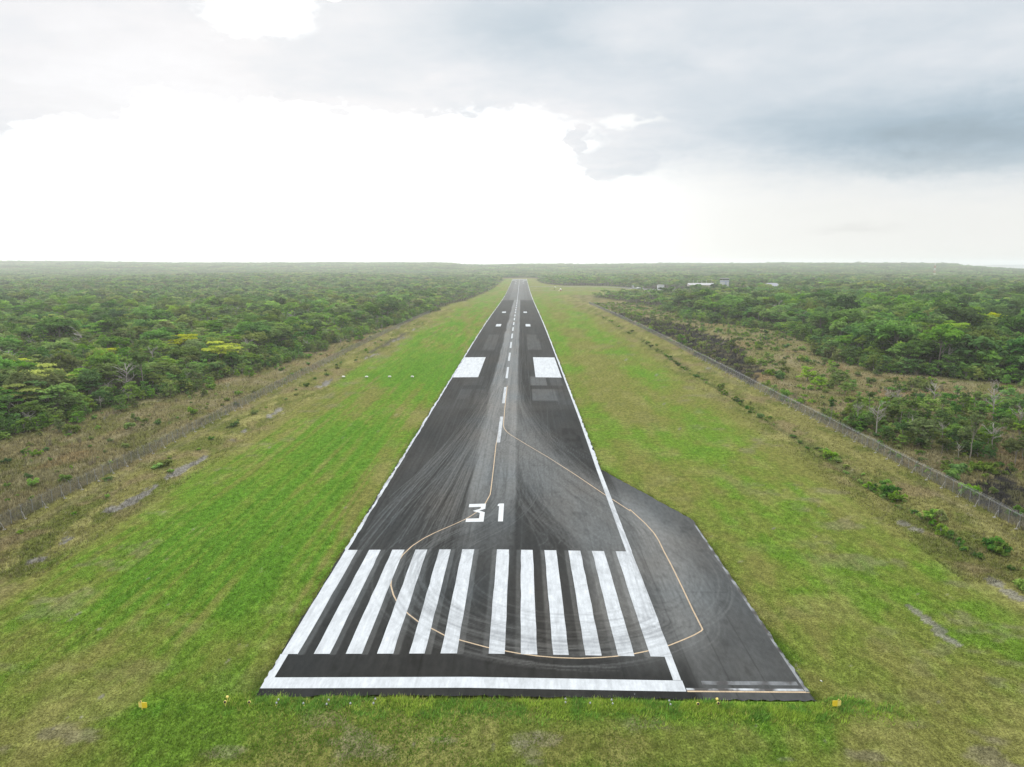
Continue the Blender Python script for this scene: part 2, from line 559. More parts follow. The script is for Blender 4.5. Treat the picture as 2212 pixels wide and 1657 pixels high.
def asphalt(x, y):
    x = np.asarray(x, float); y = np.asarray(y, float)
    big = fbm(x / 7., y / 26., 4, 101); fine = fbm(x / .5, y / 9., 3, 102); lane = vnoise(x / 3.6 + .3, y / 400., 103)
    streak = fbm(x / .33, y / 38., 3, 104)
    near = sm(66, 95, y)
    a = .027 + .010 * near + .022 * (big - .45) + .010 * (lane - .5) + .012 * (fine - .5) + .018 * (streak - .5) * sm(95, 130, y)
    a = a + .010 * sm(212, 218, y) * (1 - sm(214, 240, y)) + .006 * sm(300, 700, y)
    # worn middle
    wob = (fbm(x / 3., y / 30., 3, 105) - .5) * 1.4
    strip = sm(-5.9, -4.6, x + wob) * (1 - sm(3.3, 4.3, x + wob * .5)) * sm(88, 150, y)
    mid = gs(x, -1.0, .9) * .35 + .2 * gs(x, 1.6, .8)
    a = a + strip * (1 - mid) * (.125 + .035 * sm(120, 200, y) + .03 * (fine - .5)) * (1 + .2 * (streak - .5))
    dark2 = gs(x, 6.5, 3.0) * sm(150, 260, y) * (1 - sm(420, 640, y))
    a = a * (1 - .25 * dark2)
    # pale far section
    far = sm(1028, 1036, y)
    fl = .115 + .03 * (lane - .5) + .05 * (big - .5) + .035 * sm(-13, -12, x) * (1 - sm(9, 11, x))
    a = a * (1 - far) + far * fl
    # turning area
    fan = bil(FANM, x, y, 8 * RDX, 8 * RDY) * (1 - sm(330, 480, y))
    a = a + fan * (1 - .75 * strip) * (.085 + .05 * (fbm(x / 2.5, y / 5., 4, 106) - .5) + .02 * (streak - .5))
    padx = sm(23, 25, x) * (y < 155)
    a = a + padx * (.052 + .03 * (fbm(x / 5., y / 8., 4, 107) - .45))
    for (x0, x1, y0, y1, val, k) in PATCH:
        m = sm(x0 - .15, x0 + .15, x) * (1 - sm(x1 - .15, x1 + .15, x)) * sm(y0 - .3, y0 + .3, y) * (1 - sm(y1 - .5, y1 + .5, y))
        a = a * (1 - k * m) + k * m * (val + .05 * (fbm(x / 1.2, y / 4., 3, 108) - .5))
    jx_ = np.abs((x + .5) % 3.75 - 1.875)
    a = a * (1 - .28 * np.exp(-(jx_ / .07) ** 2) * sm(.40, .6, vnoise(x / 3.75, y / 40., 112)))
    tj = np.abs(y % 61.3 - 30.) ; a = a * (1 - .22 * np.exp(-(tj / .16) ** 2) * (vnoise(x / 7.5, y / 61.3, 113) > .45))
    a = a * (1 - .18 * sm(.66, .76, fbm(x / 1.6, y / 3.2, 4, 114)))
    inst = (y > SY0 - .1) & (y < SY1 + .1)
    for j, (x0, x1) in enumerate(STR):       # the older, offset set of stripes shows grey beside the new one
        g0, g1 = (x1, x1 + .75) if j < 6 else (x0 - .65, x0)
        m = inst * sm(g0 - .1, g0 + .02, x) * (1 - sm(g1 - .08, g1 + .08, x))
        a = a + m * (.045 + .03 * (fine - .5))
    w = wear(x, y)
    a = np.clip(a, .016, .4)
    a = a * (1 - .85 * w) + .85 * w * .19
    a = a * (1 - .62 * np.clip(rubber(x, y), 0, 1))
    # skid marks of rubber, darker, in the touchdown zone
    rub = np.clip((fbm(x / .45, y / 60., 3, 109) - .60) * 4, 0, 1) * (sm(180, 260, y) * (1 - sm(700, 900, y)))
    a = a * (1 - .4 * rub)
    e = .55 * sm(20.5, 22.6, np.abs(x)) * (fbm(x / .6, y / 2.0, 3, 110) > .56)
    tint = np.stack([a * .98, a * 1.03, a * 1.02], -1)
    warm = (fbm(x / 9., y / 18., 3, 111) - .5)[..., None] * .16 * np.array([1, 0, -.8])
    return np.clip(tint * (1 + warm) * .80, .01, 1)


def paint(x, y, old=.35):
    n = fbm(x / .35, y / 1.2, 4, 121); b = vnoise(x / .9, y / 2.6, 122); c = fbm(x / 4., y / 6., 3, 123)
    blk = _hash(np.floor(np.asarray(x) / .62), np.floor(np.asarray(y) / 1.9 + 3 * _hash(np.floor(np.asarray(x) / .62), np.zeros_like(np.asarray(x, float)), 124)), 125)
    st = fbm(x / .13, y / 3.4, 3, 126)
    v = .545 - .06 * blk - .03 * sm(.45, .75, b) - .10 * np.clip(n - .55, 0, 1) * 2 - .03 * (c - .5) - .12 * (st - .5)
    w = np.clip(wear(x, y) * .95, 0, .75)
    v = v * (1 - w) + w * .20
    w2 = np.clip(rubber(x, y) * .8, 0, .7); v = v * (1 - w2) + w2 * .14
    return np.stack([v * .93, v * 1.0, v * 1.05], -1)


def orange(x, y):
    n = fbm(x / .3, y / 1.0, 3, 131)
    w = np.clip(wear(x, y) * .5, 0, .6)[..., None]
    return np.array([.47, .37, .25]) * (.8 + .4 * n)[..., None] * (1 - w) + w * .2


def crownz(x):
    return .25 * np.clip(1 - np.abs(np.asarray(x, float) + .5) / 22., 0, 1)


def surf(x, y, up=0.):
    return prof(y) + np.where(np.asarray(x) < 22.6, crownz(x), 0) + up * (1 + .004 * np.maximum(np.asarray(y) - 200, 0))


def yrows(y0, y1, k=4.2e-5, mn=.17, mxs=30):
    r = [y0]
    while r[-1] < y1:
        s = min(max(mn, r[-1] ** 2 * k), mxs)
        r.append(r[-1] + s)
    r[-1] = y1
    if len(r) > 2 and r[-1] - r[-2] < .05: r.pop(-2)
    return np.array(r)


def sheet(name, xa, xb, y0, y1, up, colf, m, parent, nx=None, rows=None, dens=.14):
    """a painted sheet between x = xa(y) and xb(y), laid a little above the asphalt"""
    rows = yrows(y0, y1) if rows is None else rows
    fa = xa if callable(xa) else (lambda y: np.full_like(y, xa)); fb = xb if callable(xb) else (lambda y: np.full_like(y, xb))
    A, B = fa(rows), fb(rows)
    nx = nx or max(2, int(np.max(B - A) / dens) + 1)
    t = np.linspace(0, 1, nx)
    X = A[:, None] + (B - A)[:, None] * t[None]
    if A.min() < -.5 < B.max() and (B - A).max() > 3:       # a column on the crown of the camber
        j = np.argmin(np.abs(X[0] + .5)); X[:, j] = -.5
    Y = np.repeat(rows[:, None], nx, 1)
    V = np.stack([X, Y, surf(X, Y, up)], -1).reshape(-1, 3)
    return link(name, mk_mesh(name, V, grid_faces(len(rows), nx), colf(X, Y).reshape(-1, 3), smooth=True), m, parent)


M_ASPH = attr_mat('asphalt', .95, .04, [(1.9, .7, 3, .88, 1.12), (14, 9, 2, .9, 1.1)], .01, 6)
M_PAINT = attr_mat('white road paint', .9, .05, [(5, 1.6, 3, .93, 1.04), (1.1, .35, 3, .94, 1.05)])
M_ORNG = attr_mat('orange road paint', .9, .05, [(6, 3, 3, .85, 1.1)])

RWY_Y0, RWY_Y1 = 67.0, 2330.0
_xs = np.r_[np.linspace(-22.6, -.5, 150), np.linspace(-.5, 22.6, 157)[1:]]
_rw = yrows(RWY_Y0, RWY_Y1)
X, Y = np.meshgrid(_xs, _rw)
jag = (vnoise(_rw / .8, 0 * _rw, 61) - .5) * .25 + (vnoise(_rw / 4., 0 * _rw, 62) - .5) * .3
X[:, 0] += -.05 + jag
X[:, -1] += np.where(_rw > 150.5, .05 + np.roll(jag, 7), 0)
Y[0] += (vnoise(_xs / .7, 0 * _xs, 63) - .5) * .35
V = np.stack([X, Y, surf(X, Y)], -1).reshape(-1, 3)
runway = link('runway', mk_mesh('runway', V, grid_faces(len(_rw), len(_xs)), asphalt(X, Y).reshape(-1, 3), smooth=True), M_ASPH)
tag(runway, 'long dark asphalt runway with worn grey middle and white markings', None, None, 'structure')

# turning pad
_rp = yrows(67.0, 150.0)
_xr = np.interp(_rp, [67, 68.2, 119.5, 150], [35.5, 35.4, 35.2, 22.62])
t = np.linspace(0, 1, 90)
X = 22.6 + (_xr - 22.6)[:, None] * t; Y = np.repeat(_rp[:, None], 90, 1)
X[:, -1] += (vnoise(_rp / .8, 0 * _rp, 64) - .5) * .3
Y[0] += (vnoise(X[0] / .7, 0 * X[0], 65) - .5) * .35
V = np.stack([X, Y, surf(X, Y)], -1).reshape(-1, 3)
pad = link('turning_pad', mk_mesh('turning_pad', V, grid_faces(len(_rp), 90), asphalt(X, Y).reshape(-1, 3), smooth=True), M_ASPH)
tag(pad, 'dark asphalt turning pad beside the runway end, scuffed by tyres', None, None, 'structure')

for (x0, x1) in STR:
    wob0 = lambda y, x0=x0: x0 + (vnoise(y / 3., 0 * y, int(abs(x0) * 7)) - .5) * .08
    wob1 = lambda y, x1=x1: x1 + (vnoise(y / 3., 0 * y, int(abs(x1) * 9) + 3) - .5) * .08
    sheet('threshold_stripe', wob0, wob1, SY0, SY1, .014, paint, M_PAINT, runway)


def worn_edge(x, y):
    c = paint(x, y)
    k = np.clip((fbm(x / .5, y / 3.0, 4, 141) - .42) * 3.0, 0, 1) * sm(250, 160, y) * 0 + np.clip((fbm(x / .35, y / 2.0, 4, 142) - .5) * 4, 0, 1) * .55
    k = (k * (y > 112) * (np.asarray(x) < 0))[..., None]
    return c * (1 - k) + k * .09


jl = lambda y: -22.55 + (vnoise(y / .7, 0 * y, 66) - .5) * .3 + (vnoise(y / 3.1, 0 * y, 67) - .5) * .35 * sm(100, 130, y)
rowsE = lambda a, b: yrows(a, b, 4.2e-5, .2, 30)
sheet('edge_line', jl, lambda y: np.interp(y, [66, 110, 118, 3000], [-21.65, -21.65, -21.95, -21.95]), 68.4, SY0 - .02, .010, worn_edge, M_PAINT, runway, rows=rowsE(68.4, SY0 - .02))
sheet('edge_line', jl, lambda y: np.full_like(y, -21.95) - .18 * vnoise(y / 2., 0 * y, 68), SY1 + .02, 2327, .010, worn_edge, M_PAINT, runway, nx=8, rows=rowsE(SY1 + .02, 2327))
sheet('edge_line', 21.55, 22.42, 70.4, SY0 - .02, .010, paint, M_PAINT, runway)
sheet('edge_line', lambda y: np.interp(y, [66, 150, 200, 3000], [21.5, 21.6, 21.9, 21.9]), lambda y: 22.45 + (vnoise(y / .8, 0 * y, 69) - .3) * .45 * sm(150, 160, y), SY1 + .02, 2327, .010, paint, M_PAINT, runway, nx=9, rows=rowsE(SY1 + .02, 2327))
sheet('end_line', -22.5, 22.5, 68.35, 70.35, .012, paint, M_PAINT, runway, nx=300)

# aiming blocks, touchdown marks, centre dashes
for (x0, x1) in ((-22.0, -11.9), (10.8, 21.1)):
    sheet('aiming_block', x0, x1, P(1000, 814.8, .1)[1], P(1000, 771.6, .1)[1], .014, paint, M_PAINT, runway, nx=60)
    sheet('aiming_block', x0, x1, 2168, 2196, .02, paint, M_PAINT, runway, nx=20)
for (x0, x1, yy) in ((-13.5, -9.8, 515), (8.4, 11.9, 515), (-13.6, -9.9, 688), (7.4, 10.8, 688), (-12.2, -8.4, 2040), (9.2, 13, 2040), (-12.2, -8.4, 1890), (9.2, 13, 1890)):
    sheet('touchdown_mark', x0, x1, yy, yy + 22, .014, paint, M_PAINT, runway, nx=16)
y0 = 172.5
while y0 < 2240:
    L = 30.5
    sheet('centre_dash', -1.02, -.12, y0, y0 + L, .014, paint, M_PAINT, runway, nx=6)
    y0 += 50.6
for k in range(12):
    xk = -21.4 + k * 3.72 + (.6 if k > 5 else 0)
    sheet('threshold_stripe', xk, xk + 2.0, 2255, 2300, .02, paint, M_PAINT, runway, nx=6)

# numerals
c5 = crop(1750, 1950, 5.53)
TH = [(705, 368), (1073, 360), (1055, 475), (925, 516), (1045, 552), (1018, 760), (620, 762), (635, 690), (918, 685), (938, 565), (780, 520), (955, 470), (962, 430), (692, 437)]
ON = [(1340, 370), (1380, 357), (1472, 357), (1447, 752), (1338, 754), (1363, 415), (1328, 413)]
for poly in (TH, ON):
    pts = [P(*c5(*p), .22) for p in poly]
    me = bpy.data.meshes.new('numeral')
    me.from_pydata([(x, y, float(surf(x, y, .016))) for x, y in pts], [], [tuple(range(len(pts)))[::-1]])
    a = me.attributes.new('Col', 'FLOAT_COLOR', 'POINT')
    a.data.foreach_set('color', [.55, .58, .595, 1] * len(pts))
    me.update(); link('numeral', me, M_PAINT, runway)


def ribbon(name, pts, wdt, up, colf, m, parent):
    p = np.asarray(pts); t = np.gradient(p, axis=0); t /= np.linalg.norm(t, axis=1)[:, None] + 1e-9
    n = np.stack([-t[:, 1], t[:, 0]], 1)
    rows = [p + n * w for w in (-wdt / 2, 0, wdt / 2)]
    X = np.stack([r[:, 0] for r in rows], 1); Y = np.stack([r[:, 1] for r in rows], 1)
    V = np.stack([X, Y, surf(X, Y, up)], -1).reshape(-1, 3)
    return link(name, mk_mesh(name, V, grid_faces(len(p), 3), colf(X, Y).reshape(-1, 3)), m, parent)


ribbon('guide_line', resample(GUIDE, .5), .19, .007, orange, M_ORNG, runway)


def faded(x, y):
    c = paint(x, y) * .9
    k = np.clip((fbm(x / .5, y / .35, 4, 151) - .40) * 4, 0, 1)[..., None]
    return c * (1 - k) + k * .12


def padworn(x, y):
    k = np.clip((fbm(x / 1.2, y / 1.5, 4, 152) - .36) * 4, 0, 1)[..., None]
    return paint(x, y) * (.36 + .50 * (np.asarray(y) < 69.2) + .16 * (np.asarray(x) > 34.8))[..., None] * k + (1 - k) * .07


sheet('edge_line', lambda y: np.interp(y, [67, 119.5], [35.0, 34.9]), lambda y: np.interp(y, [67, 119.5], [35.42, 35.22]) + (vnoise(y / .8, 0 * y, 70) - .5) * .25, 68.4, 119.3, .010, padworn, M_PAINT, pad)
sheet('end_line', 24.5, 34.7, 69.6, 70.3, .010, padworn, M_PAINT, pad, nx=90)
sheet('orange_line', 22.6, 35.4, 68.28, 68.52, .010, orange, M_ORNG, pad, nx=60, rows=np.array([68.28, 68.4, 68.52]))
sheet('end_line', 22.6, 34.9, 68.60, 68.98, .010, padworn, M_PAINT, pad, nx=120, rows=np.array([68.60, 68.7, 68.8, 68.98]))

# taxiways at the far end
M_TAXI = attr_mat('taxiway asphalt', .85, .25, [(.15, .15, 3, .85, 1.15)])


def strip_path(name, pts, w, label):
    p = resample(pts, 6.0); t = np.gradient(p, axis=0); t /= np.linalg.norm(t, axis=1)[:, None] + 1e-9
    n = np.stack([-t[:, 1], t[:, 0]], 1)
    k = np.linspace(-1, 1, 7)
    X = p[:, 0:1] + n[:, 0:1] * k * w / 2; Y = p[:, 1:2] + n[:, 1:2] * k * w / 2
    Z = height(X, Y) + .22
    c = np.full(X.shape + (3,), .13) * (.85 + .3 * fbm(X / 8., Y / 8., 3, 81))[..., None]
    o = link(name, mk_mesh(name, np.stack([X, Y, Z], -1).reshape(-1, 3), grid_faces(len(p), 7), c.reshape(-1, 3), smooth=True), M_TAXI)
    return tag(o, label, None, None, 'structure')


strip_path('taxiway', [(23, 1640), (120, 1640), (190, 1625), (225, 1570), (262, 1470), (300, 1420)], 22, 'grey taxiway curving from the runway to the apron')
strip_path('service_road', [(23, 1418), (70, 1420), (150, 1428), (215, 1470), (240, 1510)], 9, 'narrow grey service road crossing the grass')
strip_path('apron', [(250, 1432), (330, 1432), (470, 1440)], 70, 'grey apron in front of the terminal')

# ------------------------------------------------------------------ ground colour
BURN = [P(u, v, -1) for u, v in [(1310, 668), (1372, 678), (1480, 700), (1525, 715), (1592, 742), (1640, 768), (1645, 800), (1668, 822), (1600, 812), (1540, 775), (1440, 725), (1372, 690)]]
BURN2 = [P(u, v) for u, v in [(1545, 775), (1590, 742), (1660, 790), (1668, 830), (1630, 828)]]
BURN3 = [P(u, v) for u, v in [(2120, 1040), (2230, 1010), (2300, 1080), (2280, 1120), (2180, 1100)]]


def lerp(a, b, k):
    return a * (1 - k[..., None]) + np.asarray(b) * k[..., None]


def burnt(x, y):
    wx = x + 5 + (fbm(x / 8., y / 8., 3, 91) - .5) * 13; wy = y + (fbm(x / 9., y / 9., 3, 92) - .5) * 18
    wx = np.where(x < 103, np.maximum(wx, 92.5), wx)
    return (inpoly(wx, wy, BURN) | inpoly(wx, wy, BURN2) | inpoly(wx, wy, BURN3)) & (x > RFENCE + 1)


def ground_color(x, y):
    x = np.asarray(x, float); y = np.asarray(y, float)
    n1 = fbm(x / 14., y / 30., 5, 11); n2 = fbm(x / 2.1 + .15 * fbm(x / 9., y / 40., 2, 19) * 9, y / 45., 3, 12); n2b = fbm(x / 1.25 + .8 * vnoise(x / 7., y / 60., 20), y / 70., 2, 33); n3 = fbm(x / 2.6, y / 4., 4, 13); n5 = fbm(x / .7, y / 1.1, 3, 15)
    n6 = fbm(x / 30., y / 60., 3, 16)
    g = .30 + .42 * gs(x, -36, 17) * sm(72, 96, y) * (1 - .7 * sm(300, 420, y)) + .16 * gs(x, -45, 30) * sm(66, 90, y)
    g = g + (.30 * gs(x, 27, 6) + .30 * gs(x, 55, 12) - .16 * gs(x, 40, 7)) * sm(75, 130, y) * (1 - .5 * sm(700, 1200, y))
    g = g - .12 * (1 - sm(58, 66, y)) + .16 * gs(y, 65.5, 2.2) * (np.abs(x - 6) < 40)
    g = g + .3 * sm(1180, 1230, y) * (1 - sm(1640, 1720, y)) * sm(40, 70, x)
    g = g - .25 * sm(-55, -72, x) - .15 * sm(58, 74, x) - .18 * sm(800, 1500, y)
    left = sm(10, -30, x) * sm(66, 100, y)
    g = g + (n1 - .5) * 1.15 + (n3 - .5) * .6 + (n2 - .5) * (.35 + .55 * left) + left * .42 * (sm(.50, .60, n2b) - .4) * sm(-64, -50, x) + (n6 - .5) * .5
    g = np.clip(g, 0, 1.1)
    c = np.zeros(x.shape + (3,)) + np.array([.168, .178, .054])
    c = lerp(c, np.array([.148, .190, .042]), sm(.12, .38, g))
    c = lerp(c, np.array([.125, .215, .031]), sm(.38, .62, g))
    c = lerp(c, np.array([.094, .205, .025]), sm(.66, .98, g))
    dry = sm(.55, .72, fbm(x / 5., y / 11., 4, 17)) * .5
    c = lerp(c, np.array([.27, .26, .11]), dry * .55 * (1 - sm(.45, .8, g)))
    # bare soil in the foreground and along the strip
    soil = sm(.60, .70, fbm(x / 6., y / 4.5, 5, 18)) * (.10 + .45 * (1 - sm(60, 67, y)) + .30 * sm(45, 60, np.abs(x)))
    c = lerp(c, np.array([.19, .168, .135]), np.clip(soil, 0, .9) * (1 - sm(.5, .8, g)))
    # verges by the fences
    vl = sm(-61, -69, x + (n1 - .5) * 10); vr = sm(66, 73, x + (n1 - .5) * 9) * (y < 1180)
    ver = np.maximum(vl * (y < 760), vr)
    vc = lerp(np.zeros_like(c) + np.array([.195, .190, .072]), np.array([.115, .135, .038]), sm(.42, .62, fbm(x / 4., y / 7., 4, 21)))
    vc = lerp(vc, np.array([.30, .285, .125]), sm(.60, .78, fbm(x / 3., y / 9., 4, 22)) * .8)
    vc = lerp(vc, np.array([.21, .165, .105]), sm(.55, .7, fbm(x / 7., y / 9., 4, 23)) * .7)
    c = lerp(c, vc, ver * .92)
    # outside the fences
    outl = sm(LFENCE + 1, LFENCE - 2, x) * (y < 800); outr = sm(RFENCE - 1, RFENCE + 2, x) * (y < 1200)
    sc = np.zeros_like(c) + np.array([.180, .160, .085])
    sc = lerp(sc, np.array([.13, .135, .05]), sm(.42, .62, fbm(x / 6., y / 9., 4, 24)))
    sc = lerp(sc, np.array([.20, .145, .082]), sm(.60, .72, fbm(x / 11., y / 14., 4, 25)) * .7)
    sc = lerp(sc, np.array([.24, .215, .14]), sm(.6, .72, fbm(x / 5., y / 12., 4, 26)) * .6)
    c = lerp(c, sc, np.maximum(outl, outr))
    # tracks along the fences
    c = lerp(c, np.array([.20, .175, .125]), gs(x, LFENCE + 3.5, 1.0) * .35 * (y < 700) + gs(x, RFENCE - 3.6, 1.1) * .5 * (y < 1100) * sm(.4, .6, n1))
    # patchy darker green along the middle of the right hand ditch
    dg = gs(x, 76.5, 1.5) * sm(.30, .5, fbm(x / 2., y / 9., 3, 35)) * sm(80, 95, y) * (1 - sm(720, 850, y))
    c = lerp(c, np.array([.075, .10, .036]), dg * .7)
    # burnt ground
    b = burnt(x, y)
    c = lerp(c, np.array([.028, .027, .029]), b * (.55 + .45 * sm(.35, .5, fbm(x / 2.2, y / 3.5, 3, 27))))
    # wheel tracks and mowing lines
    trk = np.zeros(x.shape)
    for j_, xk in enumerate([-60.5, -57.8, -55.9, -52.6, -50.7, -47.9, -45.2, -43.4, -40.6, -38.3, -36.4, -33.2, -31.4, -28.6, -26.3, 26.4, 28.3, 30.6, 36.5, 38.4, 44.6, 46.8, 49.2, 52.5, 54.5, 58.8, 61.0]):
        wx_ = x - xk - .8 * (vnoise(y / 70., 0 * y, 300 + j_) - .5)
        on = sm(.42, .60, vnoise(y / 22., 0 * y, 340 + j_)) * (.5 + .5 * vnoise(y / 1.6, 0 * y, 380 + j_))
        trk = np.maximum(trk, np.exp(-(wx_ / .20) ** 2) * on * (.8 if x.size and xk < 0 else .55))
    trk = trk * sm(66, 80, y) * (1 - .5 * sm(300, 600, y))
    c = lerp(c, c * np.array([.50, .62, .45]), trk)
    # exposed rock and clay slabs
    wx = x + 69 + (fbm(x / 3., y / 8., 3, 28) - .5) * 5
    rk = gs(wx, 0, 1.3) * sm(.52, .60, fbm(x / 20. + 5, y / 13., 3, 29)) * sm(80, 95, y) * (1 - sm(480, 520, y))
    rk = sm(.40, .62, rk + (n5 - .5) * .5 + (fbm(x / .8, y / 3.5, 3, 34) - .5) * 1.1)
    for (u, v, lx, ly, ro) in [(1985, 1325, .8, 2.6, -.12), (2010, 1345, .9, 3.4, -.12), (2045, 1378, .8, 2.6, -.15), (1950, 1130, 1.5, 1.6, 0), (1980, 1145, 1.4, 1.5, 0), (2150, 1258, 1.2, 2.2, 0), (2190, 1285, 1.3, 2.6, 0), (1420, 810, .9, 2.4, 0),
                               (1130, 1605, 1.6, .7, 0), (1160, 1590, .8, 1.1, 0), (1530, 795, 1.5, 5, 0), (1150, 1648, 1.4, .6, 0), (960, 1598, 1.8, .7, 0), (1700, 1640, 1.2, .5, 0)]:
        px, py = P(u, v)
        dx, dy = x - px - ro * (y - py), y - py
        q = np.exp(-(dx / lx) ** 2 - (dy / ly) ** 2) + (fbm(x / 1.1, y / 1.1, 4, 30) - .5) * .9
        rk = np.maximum(rk, (.7 if v < 1500 else .18) * sm(.44, .64, q) * (np.hypot(dx / lx, dy / ly) < 2.2))
    fr = sm(.05, .40, rk) * (1 - rk); c = lerp(c, np.array([.17, .145, .10]), fr * .8)
    rc = np.array([.215, .21, .21]) * (.55 + .9 * fbm(x / .9, y / 2.2, 4, 31))[..., None]
    c = c * (1 - rk[..., None]) + rc * rk[..., None]
    # dark patch of bare wet clay far left
    m = gs(x, -71, 2.2) * sm(330, 350, y) * (1 - sm(455, 475, y)) * (fbm(x / 2.5, y / 9., 3, 32) > .45)
    c = lerp(c, np.array([.085, .078, .072]), m * .9)
    # forest floor
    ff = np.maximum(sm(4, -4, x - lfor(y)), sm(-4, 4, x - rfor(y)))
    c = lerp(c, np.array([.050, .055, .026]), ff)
    # far clearings
    c = lerp(c, np.array([.19, .175, .075]), sm(2300, 2340, y) * (1 - sm(2420, 2500, y)) * (np.abs(x) < 60) * .8)
    c = c * (.80 + .40 * n5)[..., None]
    return np.clip(c * np.array([.91, .91, .82]), .012, .6)


_t = np.linspace(-1.35, 1.35, 760)
_sc = np.sqrt(ROWS ** 2 + 45. ** 2)
X = CX + _sc[:, None] * _t[None]; Y = np.repeat(ROWS[:, None], len(_t), 1)
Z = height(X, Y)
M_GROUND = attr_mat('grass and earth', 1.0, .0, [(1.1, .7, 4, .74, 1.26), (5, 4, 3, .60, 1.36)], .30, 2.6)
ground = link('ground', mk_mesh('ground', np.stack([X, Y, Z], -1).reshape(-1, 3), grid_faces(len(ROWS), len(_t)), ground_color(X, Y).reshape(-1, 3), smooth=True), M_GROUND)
tag(ground, 'flat airfield ground with mown grass, scrub and forest floor', None, None, 'structure')

# water and far coast
mw, nt, out = new_mat('lagoon water')
b = nt.nodes.new('ShaderNodeBsdfPrincipled'); b.inputs['Base Color'].default_value = (.10, .15, .17, 1); b.inputs['Roughness'].default_value = .12
g = nt.nodes.new('ShaderNodeNewGeometry')
bn = nt.nodes.new('ShaderNodeBump'); bn.inputs['Distance'].default_value = .4
nt.links.new(noise_node(nt, g.outputs['Position'], .08, 3).k, bn.inputs['Height']); nt.links.new(bn.outputs[0], b.inputs['Normal'])
nt.links.new(b.outputs[0], out.inputs[0])
water = MB().add([(1400, 2500, -26), (16000, 2500, -26), (16000, 16400, -26), (1400, 16400, -26)], [(0, 1, 2, 3)]).build('water', mw)
tag(water, 'pale calm water beyond the right hand woods', None, None, 'structure')
xs = np.linspace(4500, 15500, 160)
V = []; 
for q, (dy, k) in enumerate(((0, 0.), (60, 1.), (900, 1.05), (2400, 0.))):
    hh = 40 + 22 * fbm(xs / 900., 0 * xs, 4, 88)
    V.append(np.stack([xs, 12600 + dy - .12 * (xs - 9000), -27 + k * hh], 1))
coast = link('hills', mk_mesh('hills', np.concatenate(V), grid_faces(4, 160), smooth=False), simple('far wooded coast', (.05, .07, .05), .95))
tag(coast, 'low far coast across the water', None, None, 'structure')

# ------------------------------------------------------------------ plants: shapes
def leaves(blobs, size, seed, upb=.9, jitter=.5, tone_sp=.35):
    """many leaf sprays spread through the volume of the given clumps"""
    r = np.random.default_rng(seed)
    C = []; N = []; T = []; SZ = []
    for (cx, cy, cz, rx, ry, rz, n, tb) in blobs:
        d_ = r.normal(size=(n, 3)); d_ /= np.linalg.norm(d_, axis=1)[:, None]
        d_[:, 2] = np.where(d_[:, 2] < -.35, -d_[:, 2] * .6, d_[:, 2])
        rad = r.uniform(.45, 1.08, (n, 1))
        C.append(np.array([cx, cy, cz]) + d_ * rad * np.array([rx, ry, rz]))
        nn = d_ + np.array([0, 0, upb]) + r.normal(size=(n, 3)) * jitter
        N.append(nn / np.linalg.norm(nn, axis=1)[:, None])
        T.append(np.clip(tb + r.normal(0, tone_sp * .5, n), 0, 1)); SZ.append(size * r.uniform(.6, 1.35, n))
    C = np.concatenate(C); N = np.concatenate(N); T = np.concatenate(T); SZ = np.concatenate(SZ)
    a = np.cross(N, r.normal(size=N.shape)); a /= np.linalg.norm(a, axis=1)[:, None] + 1e-9
    b = np.cross(N, a)
    s = SZ[:, None]
    droop = N * s * -.18
    V = np.stack([C + a * s * .62 + droop, C + b * s * .34, C - a * s * .62 + droop, C - b * s * .34], 1).reshape(-1, 3)
    n = len(C)
    Fq = np.arange(4 * n).reshape(n, 4)
    return V, Fq, np.repeat(T, 4)


def limb(mb, p0, p1, r0, r1, rr, n=5, sag=.25):
    p0 = np.array(p0, float); p1 = np.array(p1, float)
    L = np.linalg.norm(p1 - p0)
    pts = [p0 + (p1 - p0) * t + (rr.normal(size=3) * .06 * L if 0 < t < 1 else 0) + np.array([0, 0, sag * L * t * (1 - t)]) for t in (0, .35, .7, 1)]
    mb.tube(pts, list(np.linspace(r0, r1, 4)), n, cap=False)


